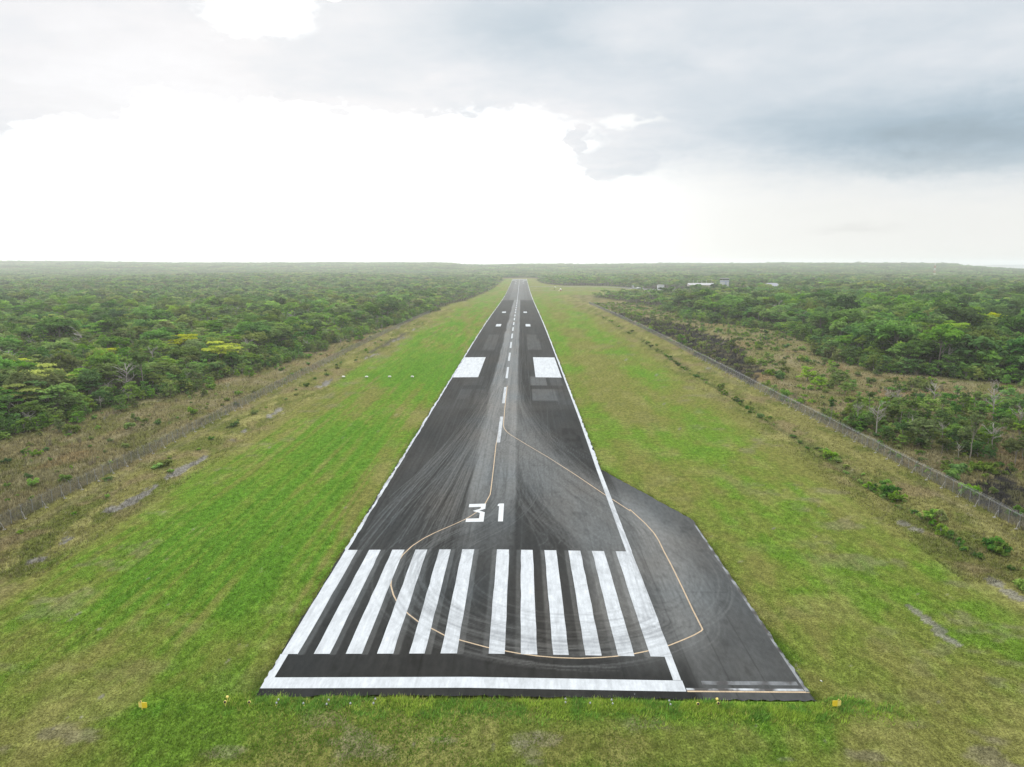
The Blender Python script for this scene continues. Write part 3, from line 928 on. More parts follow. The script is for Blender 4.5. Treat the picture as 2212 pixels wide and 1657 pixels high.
def tree_shape(kind, seed):
    r = np.random.default_rng(seed); mb = MB(); bl = []
    if kind == 'broad':
        H = 6.6
        for i in range(40):
            a = r.uniform(0, 6.283); q = math.sqrt(r.uniform(0, 1)); el = r.uniform(-.25, 1)
            x, y = 3.1 * q * math.cos(a), 3.1 * q * math.sin(a)
            z = H + 2.5 * math.sqrt(max(0, 1 - q * q)) * el + r.normal(0, .3)
            s = r.uniform(.7, 1.25)
            bl.append((x, y, z, s * 1.15, s * 1.15, s * .8, int(34 * s), r.uniform(.1, .9)))
        top = 6.0; tr = .19
    elif kind == 'layered':
        H = 7.2
        for i in range(17):
            a = r.uniform(0, 6.283); q = r.uniform(.15, 1) * 3.9
            z = H + r.uniform(-1.7, 1.5) - .22 * q
            s = r.uniform(.9, 1.6)
            bl.append((q * math.cos(a), q * math.sin(a), z, s * 1.15, s * 1.15, .30, int(58 * s), r.uniform(.15, .95)))
        top = 5.6; tr = .16
    elif kind == 'slender':
        H = 8.2
        for i in range(15):
            a = r.uniform(0, 6.283); q = r.uniform(0, 1.5)
            s = r.uniform(.5, .9)
            bl.append((q * math.cos(a), q * math.sin(a), H + r.uniform(-2.6, 1.5) * (1 - q * .3), s, s, s * .6, int(34 * s), r.uniform(.2, .9)))
        top = 8.0; tr = .12
    elif kind == 'young':
        for i in range(30):
            a = r.uniform(0, 6.283); q = math.sqrt(r.uniform(0, 1)) * 1.9; z = r.uniform(.7, 4.8)
            k = 1 - .45 * max(0, z - 2.5) / 2.3
            s = r.uniform(.55, .95)
            bl.append((q * k * math.cos(a), q * k * math.sin(a), z, s, s, s * .7, int(32 * s), r.uniform(.15, .95)))
        top = 3.6; tr = .12
    elif kind == 'bare':
        top = 5.8; tr = .12
    lean = r.normal(0, .06, 2)
    tips = []
    pts = [np.array([lean[0] * z, lean[1] * z, z]) + r.normal(size=3) * np.array([.05, .05, 0]) * (z > 0) for z in np.linspace(0, top, 6)]
    mb.tube(pts, list(np.linspace(tr, tr * .45, 6)), 6, cap=False)
    if kind == 'bare':
        for i in range(13):
            z0 = r.uniform(.45, 1) * top; a = r.uniform(0, 6.283); L = r.uniform(1.2, 2.6)
            p0 = np.array([lean[0] * z0, lean[1] * z0, z0]); p1 = p0 + np.array([math.cos(a) * L * .75, math.sin(a) * L * .75, L * r.uniform(.45, 1.0)])
            limb(mb, p0, p1, .06, .02, r, 4)
            for k in range(3):
                q = p0 + (p1 - p0) * r.uniform(.4, 1); a2 = a + r.normal(0, .9); l2 = r.uniform(.5, 1.2)
                limb(mb, q, q + np.array([math.cos(a2) * l2 * .8, math.sin(a2) * l2 * .8, l2 * r.uniform(.2, .9)]), .035, .015, r, 3)
    else:
        order = sorted(bl, key=lambda b: -b[6])
        for b in [order[i] for i in r.permutation(len(order))[:9]]:
            z0 = top * r.uniform(.5, .98)
            limb(mb, (lean[0] * z0, lean[1] * z0, z0 if kind != 'young' else z0 * .5), (b[0] * .92, b[1] * .92, b[2] - .15), tr * .42, .035, r, 4)
    return mb, bl


K = {  # leaf colours: darker leaf, lighter leaf
    'deep': ((.044, .098, .028), (.125, .230, .052)),
    'mid': ((.076, .152, .034), (.205, .330, .066)),
    'bright': ((.110, .200, .034), (.270, .390, .070)),
    'olive': ((.105, .142, .042), (.245, .300, .085)),
    'yellow': ((.270, .300, .040), (.540, .540, .070)),
}
LEAF = {k: leaf_mat(f'{k} leaves', *v, hv=.75, trans=.42) for k, v in K.items()}
BARK = simple('pale grey bark', (.23, .21, .18), .9, 0, .35, 4)
DEADWOOD = simple('bleached dead wood', (.33, .31, .28), .9, 0, .3, 4)

PROTO = {}      # (kind, colour, variant) -> trunk mesh, crown mesh
HGT = {'broad': 9.3, 'layered': 8.9, 'slender': 9.7, 'young': 5.4, 'bare': 7.8}
_shape = {}
for kind, nv in (('broad', 4), ('layered', 4), ('slender', 2), ('young', 3), ('bare', 5)):
    for v in range(nv):
        mb, bl = tree_shape(kind, 100 * len(kind) + v)
        lv = leaves(bl, {'broad': .62, 'layered': .58, 'slender': .5, 'young': .46}.get(kind, .4), 7 * v + 3) if bl else None
        _shape[kind, v] = (mb, lv, bl)


def proto(kind, colr, v):
    key = (kind, colr, v)
    if key not in PROTO:
        mb, lv, bl = _shape[kind, v]
        tm = mb.mesh('trunk', True); tm.materials.append(DEADWOOD if kind == 'bare' else BARK)
        cm = None
        if lv is not None:
            cm = mk_mesh('crown', lv[0], lv[1], tone=lv[2]); cm.materials.append(LEAF[colr])
        PROTO[key] = (tm, cm)
    return PROTO[key]


# ------------------------------------------------------------------ where plants stand
def jgrid(x0, x1, y0, y1, s, seed):
    r = np.random.default_rng(seed)
    gx, gy = np.meshgrid(np.arange(x0, x1, s), np.arange(y0, y1, s))
    gx = gx + r.uniform(-.48, .48, gx.shape) * s; gy = gy + r.uniform(-.48, .48, gy.shape) * s
    return gx.ravel(), gy.ravel()


def infrust(x, y, m=1.2, pad_=30):
    return np.abs(x - CX + .013 * y) < .722 * m * y + pad_


def clear_of_works(x, y):      # keeps trees off the apron and the buildings
    return ~((y > 1215) & (y < 1462) & (x > 20) & (x < 470)) & ~((y > 1215) & (y < 1700) & (x > 20) & (x < 205)) & ~((y > 1270) & (y < 1420) & (x > 20) & (x < 530)) & ~(np.hypot(x - 562, y - 1330) < 12)


def is_forest(x, y):
    f = (x < lfor(y)) | (x > rfor(y))
    dens = fbm(x / 28., y / 28., 3, 201)
    f = f & (dens > .27)
    f = f & ((y > 128) | (np.abs(x) > 150))
    return f & clear_of_works(x, y) & (height(x, y) > -22)


gx, gy = jgrid(-800, 800, 100, 760, 5.0, 301)
k = is_forest(gx, gy) & infrust(gx, gy)
# thicket right behind the right fence
hx, hy = jgrid(90, 230, 128, 240, 3.9, 302)
THK = [P(u, v) for u, v in [(1790, 915), (1860, 880), (2000, 872), (2212, 868), (2330, 890), (2400, 985), (2240, 1015), (2100, 1000), (1960, 975), (1860, 945)]]
kk = inpoly(hx + 8 * (vnoise(hy / 7., hx / 7., 203) - .5), hy, THK) & (fbm(hx / 9., hy / 8., 3, 202) > .43)
# clump beside the burnt ground and scattered small trees in the scrub
ix, iy = jgrid(96, 190, 190, 640, 9.0, 303)
ik = (fbm(ix / 20., iy / 20., 3, 204) > .54) & (ix < rfor(iy)) & ~burnt(ix, iy) & (rng.random(len(ix)) < .45) | (gs(ix, 117, 9) * gs(iy, 262, 16) > .4)
jx, jy = jgrid(-128, -86, 150, 560, 7.0, 304)
jk = (jx > lfor(jy) - 2) & (jx < lfor(jy) + 12) & (rng.random(len(jx)) < .45)
ex, ey = jgrid(-140, 240, 128, 760, 3.3, 305)
ed_ = np.where(ex < 0, lfor(ey) - ex, ex - rfor(ey))
ekk = (ed_ > -3) & (ed_ < 15) & (rng.random(len(ex)) < .62) & infrust(ex, ey)
TX = np.r_[gx[k], hx[kk], ix[ik], jx[jk], ex[ekk]]; TY = np.r_[gy[k], hy[kk], iy[ik], jy[jk], ey[ekk]]
zone = np.r_[np.where(gx[k] < 0, 0, 1), np.full(kk.sum(), 2), np.full(ik.sum(), 3), np.full(jk.sum(), 4), np.where(ex[ekk] < 0, 5, 6)]
nT = len(TX)
zone0 = zone
edge = np.where(TX < 0, lfor(TY) - TX, TX - rfor(TY))
rr = rng.random(nT); r2 = rng.random(nT); r3 = rng.random(nT)
KN = np.empty(nT, object); CO = np.empty(nT, object); HT = np.zeros(nT)
for i in range(nT):
    z = zone[i]; e = edge[i]; a = rr[i]; b_ = r2[i]
    if z == 0:
        if e < 14:
            kd = 'young' if a < .66 else ('slender' if a < .80 else ('bare' if a < .9 else 'broad'))
            h = 3.2 + 3.2 * r3[i] + .12 * max(e, 0)
        else:
            kd = 'layered' if a < .42 else ('broad' if a < .64 else ('slender' if a < .78 else ('bare' if a < .92 else 'young')))
            h = 6.8 + 3.8 * r3[i] + (1.5 if kd in ('broad', 'slender') else 0)
        cl = 'mid' if b_ < .40 else ('olive' if b_ < .66 else ('deep' if b_ < .82 else 'bright'))
        if kd == 'layered' and b_ > .93 and TY[i] < 520: cl = 'yellow'
    elif z == 1:
        if e < 12:
            kd = 'young' if a < .72 else ('broad' if a < .92 else 'slender'); h = 3.6 + 4.2 * r3[i]
        else:
            kd = 'broad' if a < .58 else ('layered' if a < .78 else ('slender' if a < .87 else ('bare' if a < .93 else 'young')))
            h = 8.5 + 5.5 * r3[i] + (3.5 if a < .10 else 0)
        cl = 'mid' if b_ < .36 else ('deep' if b_ < .74 else ('bright' if b_ < .90 else 'olive'))
        if b_ > .975 and TY[i] < 520: cl = 'yellow'
    elif z == 2:
        kd = 'young' if a < .66 else ('broad' if a < .76 else ('bare' if a < .80 else 'slender')); h = 2.5 + 2.5 * r3[i] + (3.0 if kd in ('bare', 'slender') else 0)
        cl = 'mid' if b_ < .40 else ('deep' if b_ < .60 else ('bright' if b_ < .85 else 'olive'))
    elif z >= 5:
        kd = 'young'; h = 2.4 + 2.6 * r3[i] + (1.2 if z == 6 else 0); cl = 'mid' if b_ < .45 else ('bright' if b_ < .65 else ('olive' if b_ < .85 else 'deep'))
    elif z == 3:
        kd = 'young' if a < .72 else ('slender' if a < .86 else 'bare'); h = 2.2 + 2.4 * r3[i] + (2 if abs(TX[i] - 117) < 14 and abs(TY[i] - 262) < 22 else 0)
        cl = 'bright' if b_ < .45 else ('mid' if b_ < .8 else 'olive')
    else:
        kd = 'young' if a < .7 else 'bare'; h = 2.0 + 2.2 * r3[i]
        cl = 'mid' if b_ < .5 else 'olive'
    KN[i] = kd; CO[i] = cl if kd != 'bare' else '-'; HT[i] = h
HT = HT * (.82 + .36 * fbm(TX / 45., TY / 45., 3, 205)) * np.where(rng.random(nT) < .14, 1.4, np.where(rng.random(nT) < .25, .78, 1))
TZ = height(TX, TY)
_u, _v, _z = project(np.stack([TX, TY, TZ + HT * .85], 1))
for (a, b) in [(17, 801), (129, 807), (44, 774), (190, 742), (222, 739), (360, 742), (469, 742), (520, 738), (95, 792), (230, 760), (430, 720)]:
    j = int(np.argmin((_u - a) ** 2 + (2.0 * (_v - b)) ** 2 + np.where((KN == 'bare') | (HT < 6.3) | (CO == 'yellow'), 1e6, 0)))
    KN[j] = 'layered'; CO[j] = 'yellow'; HT[j] = max(HT[j], 9.5)
pu, pv, pz = project(np.stack([TX, TY, TZ + HT * .6], 1))
inside = (pu > 15) & (pu < 2197) & (pv > 560)
zone = np.where(zone0 == 5, 0, np.where(zone0 == 6, 1, zone0))
size = HT / pz * np.where(inside, 1, 0)
pick = np.argsort(-size)[:300]
IND = np.zeros(nT, bool); IND[pick] = True
VAR = np.array([rng.integers(0, {'broad': 4, 'layered': 4, 'slender': 2, 'young': 3, 'bare': 5}[kd]) for kd in KN])
ROT = rng.uniform(0, 6.283, nT)
SQ = rng.uniform(.82, 1.45, nT)

# labels for the individual trees
NAME = {'broad': 'broadleaf_tree', 'layered': 'flat_topped_tree', 'slender': 'slender_tree', 'young': 'young_tree', 'bare': 'dead_tree'}
WORDC = {'deep': 'dark', 'mid': 'green', 'bright': 'lime', 'olive': 'olive', 'yellow': 'yellow', '-': 'pale'}
WORDK = {'broad': 'round tree', 'layered': 'flat topped tree', 'slender': 'slender tree', 'young': 'bushy tree', 'bare': 'leafless tree'}
BANDS = [(0, 165, 'by painted 31'), (165, 215, 'past painted 31'), (215, 275, 'by guide fork'), (275, 345, 'by aiming blocks'),
         (345, 430, 'past aiming blocks'), (430, 560, 'by touchdown marks'), (560, 9999, 'far up runway')]
ORD = ['', 'first', 'second', 'third', 'fourth', 'fifth', 'sixth', 'seventh', 'eighth', 'ninth', 'tenth', 'eleventh', 'twelfth']
NUM = ['', 'one', 'two', 'three', 'four', 'five', 'six', 'seven', 'eight', 'nine', 'ten', 'eleven', 'twelve']


def band(y):
    return next(b for b in BANDS if b[0] <= y < b[1])[2]


def ordered_labels(items, keyf, phrase):
    """items: indices; same-looking ones in one spot are told apart by their order from the left"""
    cells = {}
    for i in items: cells.setdefault(keyf(i), []).append(i)
    lab = {}
    for key, li in cells.items():
        base = phrase(key)
        if len(li) == 1: lab[li[0]] = base
        else:
            li = sorted(li, key=lambda i: pu_of(i)); n = len(li)
            for j, i in enumerate(li):
                if j == 0: w = 'leftmost'
                elif j == n - 1: w = 'rightmost'
                elif j < 12: w = ORD[j + 1] + ' from left'
                else: w = f'{j + 1}th from left'
                lab[i] = f'{base}, {w} of {NUM[n] if n < 13 else n}'
    return lab


pu_of = lambda i: pu[i]
def tkey(i):
    if zone[i] in (0, 4):
        row = 'at left forest edge' if edge[i] < 14 else ('in left forest' if edge[i] < 45 else 'deep in left forest')
    elif zone[i] == 1:
        row = 'at right forest edge' if edge[i] < 9 else ('in right forest' if edge[i] < 32 else 'deep in right forest')
    elif zone[i] == 2: row = 'in right thicket'
    else: row = 'in right scrub'
    return (KN[i], CO[i], row, band(TY[i]))


TLAB = ordered_labels(list(pick), tkey, lambda k: f'{WORDC[k[1]]} {WORDK[k[0]]} {k[2]}, {k[3]}')
GRP = {0: 'trees of the forest left of the runway', 1: 'trees of the forest right of the runway', 2: 'trees in the thicket behind the right fence', 3: 'small trees in the right hand scrub', 4: 'trees of the forest left of the runway'}
for i in pick:
    tm, cm = proto(KN[i], CO[i] if CO[i] != '-' else '-', VAR[i])
    o = root(NAME[KN[i]], (TX[i], TY[i], TZ[i] - .1), TLAB[i], 'dead tree' if KN[i] == 'bare' else 'tree', GRP[zone[i]], ROT[i])
    s = HT[i] / HGT[KN[i]]
    o.scale = (s * SQ[i], s * SQ[i], s)
    t_ = bpy.data.objects.new('trunk', tm); COL.objects.link(t_); t_.parent = o
    if cm is not None:
        c_ = bpy.data.objects.new('crown', cm); COL.objects.link(c_); c_.parent = o

# ------------------------------------------------------------------ masses nobody would count: forest and undergrowth
def joined(kind, colr, v, hide_name):
    """one trunk and crown in a single mesh, as a source for the forest mass (not linked to the scene)"""
    mb, lv, bl = _shape[kind, v]
    V0 = np.array(mb.v); nb = len(V0)
    Fq = [f for f in mb.f if len(f) == 4]
    V = V0; Fa = np.array(Fq); T = np.zeros(nb); mi = np.zeros(len(Fa), np.int32)
    if lv is not None:
        V = np.concatenate([V0, lv[0]]); Fa = np.concatenate([Fa, lv[1] + nb]); T = np.r_[T, lv[2]]; mi = np.r_[mi, np.ones(len(lv[1]), np.int32)]
    me = mk_mesh(hide_name, V, Fa, tone=T)
    me.materials.append(DEADWOOD if kind == 'bare' else BARK); me.materials.append(LEAF[colr] if colr in LEAF else LEAF['mid'])
    me.polygons.foreach_set('material_index', mi)
    return bpy.data.objects.new(hide_name, me)


def far_tree(seed, kind, colr):
    r = np.random.default_rng(seed); bl = []
    if kind == 'broad':
        for i in range(15):
            a = r.uniform(0, 6.283); q = math.sqrt(r.uniform(0, 1)) * 2.9
            s = r.uniform(.9, 1.5)
            bl.append((q * math.cos(a), q * math.sin(a), 6.7 + 2.3 * r.uniform(-.6, 1) * (1 - q / 4), s, s, s * .75, 11, r.uniform(.1, .9)))
        top = 6.
    elif kind == 'layered':
        for i in range(9):
            a = r.uniform(0, 6.283); q = r.uniform(.2, 1) * 3.6; s = r.uniform(1., 1.7)
            bl.append((q * math.cos(a), q * math.sin(a), 7.2 + r.uniform(-1.5, 1.4) - .2 * q, s, s, .3, 15, r.uniform(.15, .95)))
        top = 6.
    else:
        for i in range(6):
            a = r.uniform(0, 6.283); q = r.uniform(0, 1.2); s = r.uniform(.6, .9)
            bl.append((q * math.cos(a), q * math.sin(a), 8.2 + r.uniform(-2, 1.3), s, s, s * .7, 12, r.uniform(.2, .9)))
        top = 7.8
    lv = leaves(bl, 1.15, seed)
    mb = MB(); mb.tube([(0, 0, 0), (.1, 0, top * .5), (0, .1, top)], [.26, .2, .12], 4, cap=False)
    for b in bl[:4]: mb.tube([(0, .05, top * .7), (b[0] * .9, b[1] * .9, b[2])], [.1, .05], 3, cap=False)
    nb = len(mb.v)
    V = np.concatenate([np.array(mb.v), lv[0]]); Fa = np.concatenate([np.array(mb.f), lv[1] + nb]); T = np.r_[np.zeros(nb), lv[2]]
    me = mk_mesh('forest source', V, Fa, tone=T)
    me.materials.append(BARK); me.materials.append(LEAF[colr])
    me.polygons.foreach_set('material_index', np.r_[np.zeros(len(mb.f), np.int32), np.ones(len(lv[1]), np.int32)])
    return bpy.data.objects.new('forest source', me)


def far_patch(seed, colr):
    r = np.random.default_rng(seed); bl = []
    for i in range(110):
        x, y = r.uniform(-36, 36, 2); h = r.uniform(6.5, 11.5) * (1.25 if r.random() < .06 else 1); tb = r.uniform(0, 1); s = r.uniform(2.2, 3.6)
        for k in range(3):
            bl.append((x + r.normal(0, 1.4), y + r.normal(0, 1.4), h - 1.4 + r.normal(0, .6), s * .75, s * .75, 1.5, 7, np.clip(tb + r.normal(0, .15), 0, 1)))
    lv = leaves(bl, 2.3, seed)
    me = mk_mesh('forest source', lv[0], lv[1], tone=lv[2]); me.materials.append(LEAF[colr])
    return bpy.data.objects.new('forest source', me)


def mass(name, pts, scl, rot, idx, sources, label, cat=None):
    me = bpy.data.meshes.new(name)
    n = len(pts)
    me.vertices.add(n); me.vertices.foreach_set('co', np.asarray(pts, np.float32).ravel())
    for nm, ty, arr, key in (('scl', 'FLOAT_VECTOR', scl, 'vector'), ('rot', 'FLOAT_VECTOR', np.stack([0 * rot, 0 * rot, rot], 1), 'vector'), ('idx', 'INT', idx, 'value')):
        a = me.attributes.new(nm, ty, 'POINT')
        a.data.foreach_set(key, np.asarray(arr, np.int32 if ty == 'INT' else np.float32).ravel())
    me.update()
    o = link(name, me)
    for s in sources:
        for m in s.data.materials:
            if m.name not in [q.name for q in me.materials]: me.materials.append(m)
    ng = bpy.data.node_groups.new(name, 'GeometryNodeTree')
    ng.interface.new_socket('Geometry', in_out='INPUT', socket_type='NodeSocketGeometry')
    ng.interface.new_socket('Geometry', in_out='OUTPUT', socket_type='NodeSocketGeometry')
    N_ = ng.nodes; Lk = ng.links
    gi = N_.new('NodeGroupInput'); go = N_.new('NodeGroupOutput')
    jn = N_.new('GeometryNodeJoinGeometry')
    for s in reversed(sources):
        oi = N_.new('GeometryNodeObjectInfo'); oi.inputs['Object'].default_value = s; oi.inputs['As Instance'].default_value = False
        gt = N_.new('GeometryNodeGeometryToInstance')
        Lk.new(oi.outputs['Geometry'], gt.inputs[0]); Lk.new(gt.outputs[0], jn.inputs[0])
    def at_(nm, ty):
        q = N_.new('GeometryNodeInputNamedAttribute'); q.data_type = ty; q.inputs['Name'].default_value = nm
        return q.outputs['Attribute']
    ip = N_.new('GeometryNodeInstanceOnPoints')
    Lk.new(gi.outputs[0], ip.inputs['Points']); Lk.new(jn.outputs[0], ip.inputs['Instance'])
    ip.inputs['Pick Instance'].default_value = True
    Lk.new(at_('idx', 'INT'), ip.inputs['Instance Index']); Lk.new(at_('rot', 'FLOAT_VECTOR'), ip.inputs['Rotation']); Lk.new(at_('scl', 'FLOAT_VECTOR'), ip.inputs['Scale'])
    Lk.new(ip.outputs[0], go.inputs[0])
    md = o.modifiers.new('scatter', 'NODES'); md.node_group = ng
    return tag(o, label, cat, None, 'stuff')


# near part of the forest beyond the 300 counted trees
src = []; sidx = {}
for kind, nv in (('broad', 3), ('layered', 3), ('slender', 2), ('young', 2), ('bare', 2)):
    for c_ in (('mid', 'deep', 'olive', 'bright') if kind != 'bare' else ('-',)):
        for v in range(nv if c_ in ('mid', '-') else 1):
            sidx.setdefault((kind, c_), []).append(len(src)); src.append(joined(kind, c_, v, 'forest source'))
far0 = len(src)
for j, (kd, cl) in enumerate((('broad', 'mid'), ('broad', 'deep'), ('broad', 'olive'), ('layered', 'mid'), ('layered', 'olive'), ('layered', 'deep'), ('slender', 'mid'), ('broad', 'bright'))):
    src.append(far_tree(500 + j, kd, cl))
src.append(joined('bare', '-', 3, 'forest source')); src.append(joined('bare', '-', 4, 'forest source'))
pat0 = len(src)
for j, cl in enumerate(('mid', 'deep', 'olive', 'mid', 'deep', 'olive')): src.append(far_patch(600 + j, cl))

rest = ~IND
pts = [np.stack([TX, TY, TZ - .1], 1)[rest]]
s_ = HT / np.array([HGT[k_] for k_ in KN])
scl = [np.stack([s_ * SQ, s_ * SQ, s_], 1)[rest]]
rot = [ROT[rest]]
idx = [np.array([rng.choice(sidx.get((KN[i], 'olive' if CO[i] == 'yellow' else CO[i]))) for i in np.where(rest)[0]])]

gx, gy = jgrid(-2000, 2000, 760, 2150, 7.4, 311)
k = is_forest(gx, gy) & infrust(gx, gy, 1.15)
gx, gy = gx[k], gy[k]; n = len(gx)
h = (.70 + .62 * rng.random(n) + .6 * (rng.random(n) < .10)) * np.where(gx > 0, 1.15, .95) * (.78 + .45 * fbm(gx / 60., gy / 60., 3, 206))
ed = np.where(gx < 0, lfor(gy) - gx, gx - rfor(gy))
h = h * np.where(ed < 18, .62, 1) * np.where((gx > 90) & (gx < 280) & (gy > 960) & (gy < 1240), .62, 1)
pts.append(np.stack([gx, gy, height(gx, gy) - .2], 1)); q_ = h * rng.uniform(.85, 1.55, n); scl.append(np.stack([q_, q_, h], 1)); rot.append(rng.uniform(0, 6.283, n))
idx.append(far0 + rng.choice(10, n, p=[.23, .16, .13, .13, .11, .08, .06, .04, .03, .03]))

gx, gy = jgrid(-7500, 7500, 2150, 6400, 58, 312)
k = infrust(gx, gy, 1.1, 60) & ((gy > 2560) | (gx < lfor(gy) - 38) | (gx > rfor(gy) + 38)) & (height(gx, gy) > -18)
gx, gy = gx[k], gy[k]; n = len(gx)
h = .85 + .4 * rng.random(n)
pts.append(np.stack([gx, gy, height(gx, gy) - .8], 1)); scl.append(np.stack([h * 0 + 1.05, h * 0 + 1.05, h], 1)); rot.append(rng.uniform(0, 6.283, n))
idx.append(pat0 + rng.choice(6, n))
n = 900
gy = rng.uniform(2500, 5600, n); gx = rng.uniform(-.8, .8, n) * gy
k = (np.abs(gx) > 90) & (height(gx, gy) > -18); gx, gy = gx[k], gy[k]; n = len(gx); h = rng.uniform(1.2, 2.5, n)
pts.append(np.stack([gx, gy, height(gx, gy) - .5], 1)); scl.append(np.stack([h * 1.1, h * 1.1, h], 1)); rot.append(rng.uniform(0, 6.283, n)); idx.append(far0 + rng.choice(6, n))
forest = mass('forest', np.concatenate(pts), np.concatenate(scl), np.concatenate(rot), np.concatenate(idx), src, 'dense green forest stretching to the horizon on both sides')

# shrubs
def shrub_shape(seed, hgt, wid, n):
    r = np.random.default_rng(seed); bl = []
    for i in range(n):
        a = r.uniform(0, 6.283); q = math.sqrt(r.uniform(0, 1)) * wid; s = r.uniform(.28, .5) * wid
        bl.append((q * math.cos(a), q * math.sin(a), hgt * r.uniform(.25, .95) * (1 - .35 * q / wid), s, s, s * .75, 26, r.uniform(.1, .95)))
    mb = MB()
    for b in bl[:7]: mb.tube([(0, 0, 0), (b[0] * .5, b[1] * .5, b[2] * .55), (b[0] * .9, b[1] * .9, b[2])], [.05, .035, .015], 4, cap=False)
    return mb, leaves(bl, .30 * wid + .06, seed), bl


SHR = [shrub_shape(700 + j, 1.25, w, n) for j, (w, n) in enumerate(((.95, 12), (1.2, 14), (.75, 9), (1.0, 11)))]


def shrub_src(j, colr, stem=True):
    mb, lv, _b = SHR[j]
    nb = len(mb.v)
    V = np.concatenate([np.array(mb.v), lv[0]]); Fa = np.concatenate([np.array(mb.f), lv[1] + nb]); T = np.r_[np.zeros(nb), lv[2]]
    me = mk_mesh('undergrowth source', V, Fa, tone=T); me.materials.append(BARK); me.materials.append(LEAF[colr])
    me.polygons.foreach_set('material_index', np.r_[np.zeros(len(mb.f), np.int32), np.ones(len(lv[1]), np.int32)])
    return bpy.data.objects.new('undergrowth source', me)


def twig_src(seed, m):
    r = np.random.default_rng(seed); mb = MB()
    for i in range(16):
        a = r.uniform(0, 6.283); L = r.uniform(.5, 1.3); q = r.uniform(0, .5)
        p0 = np.array([q * math.cos(a), q * math.sin(a), 0]); p1 = p0 + np.array([r.normal(0, .25), r.normal(0, .25), L])
        mb.tube([p0, (p0 + p1) / 2 + r.normal(0, .06, 3), p1], [.03, .022, .01], 3, cap=False)
    me = mb.mesh('undergrowth source'); me.materials.append(m)
    return bpy.data.objects.new('undergrowth source', me)


CHAR = simple('charred twigs', (.025, .023, .022), .95, 0, .3)
TWIG = simple('dry grey twigs', (.20, .165, .125), .95, 0, .3)
SX, SYs, SK = [], [], []
def put(x, y, kfun): SX.append(x); SYs.append(y); SK.append(kfun)
ux, uy = jgrid(92, 215, 118, 900, 2.15, 321)
dn = fbm(ux / 9., uy / 12., 4, 207)
bt = burnt(ux, uy)
ku = (ux < rfor(uy) + 2) & (rng.random(len(ux)) < np.where(bt, .55, np.clip((dn - .40 + .16 * sm(230, 190, uy)) * 2.0, .03, .6))) & infrust(ux, uy, 1.15)
kind_u = np.where(bt, np.where(rng.random(len(ux)) < .80, 9, 4), np.where(rng.random(len(ux)) < .22, 8, rng.integers(0, 8, len(ux))))
vx, vy = jgrid(-150, -84.5, 118, 700, 3.0, 322)
dn = fbm(vx / 9., vy / 12., 4, 208)
kv = (vx > lfor(vy) - 6) & (rng.random(len(vx)) < np.clip((dn - .36) * 1.5, .04, .5)) & infrust(vx, vy, 1.15)
kind_v = np.where(rng.random(len(vx)) < .35, 8, rng.integers(0, 8, len(vx)))
qn = 330
qy = 1 / rng.uniform(1 / 760., 1 / 92., qn); qx = 76.5 + rng.normal(0, 1.1, qn)
qk = fbm(qx / 9., qy / 11., 3, 219) > .44; qx, qy = qx[qk], qy[qk]
UX = np.r_[ux[ku], vx[kv], qx]; UY = np.r_[uy[ku], vy[kv], qy]; UK = np.r_[kind_u[ku], kind_v[kv], rng.integers(0, 8, len(qx))]
UH = np.where(np.arange(len(UX)) >= len(UX) - len(qx), .6, 1) * rng.uniform(.32, 1.0, len(UX)) + .9 * (rng.random(len(UX)) < .12) * np.where(UK == 9, .9, 1)

# counted shrubs: those standing alone by the ditches and on the verges
sx = []; sy = []; sh = []; shk = []
rq = np.random.default_rng(44)
y = 96.
while y < 640:
    if vnoise(np.array([y / 16.]), np.array([0.]), 209)[0] > .36:
        sx.append(76.5 + rq.normal(0, .9)); sy.append(y); sh.append(rq.uniform(.4, 1.15)); shk.append(0)
    y += rq.uniform(1.6, 4.5) * (1 + y / 300.)
y = 98.
while y < 560:
    sx.append(-75 + rq.normal(0, 2.6)); sy.append(y); sh.append(rq.uniform(.4, .95)); shk.append(1)
    y += rq.uniform(3, 9) * (1 + y / 300.)
for (u, v, hh) in [(661, 829, 1.5), (2010, 1110, 1.35), (2035, 1118, 1.5), (1990, 1108, 1.1), (2150, 1185, 1.7), (2165, 1190, 1.3), (355, 1000, 1.3), (338, 1005, 1.0), (505, 915, 1.2), (1640, 895, .9), (1925, 1060, 1.2), (1905, 1050, 1.0)]:
    x_, y_ = P(u, v + 6); sx.append(x_); sy.append(y_); sh.append(hh); shk.append(2)
sx = np.array(sx); sy = np.array(sy); sh = np.array(sh)
sz = height(sx, sy)
spu, spv, spz = project(np.stack([sx, sy, sz + .6], 1))
vis = (spu > 8) & (spu < 2204) & (spv < 1650)
SHM = {}
scol = [['mid', 'bright', 'olive', 'deep'][rq.integers(0, 4)] for _ in sx]
svar = rq.integers(0, 4, len(sx))


def skey(i):
    side = 'left verge' if sx[i] < 0 else 'right ditch'
    return ('tall' if sh[i] > 1.15 else ('small' if sh[i] < .75 else 'medium'), scol[i], side, band(sy[i]))


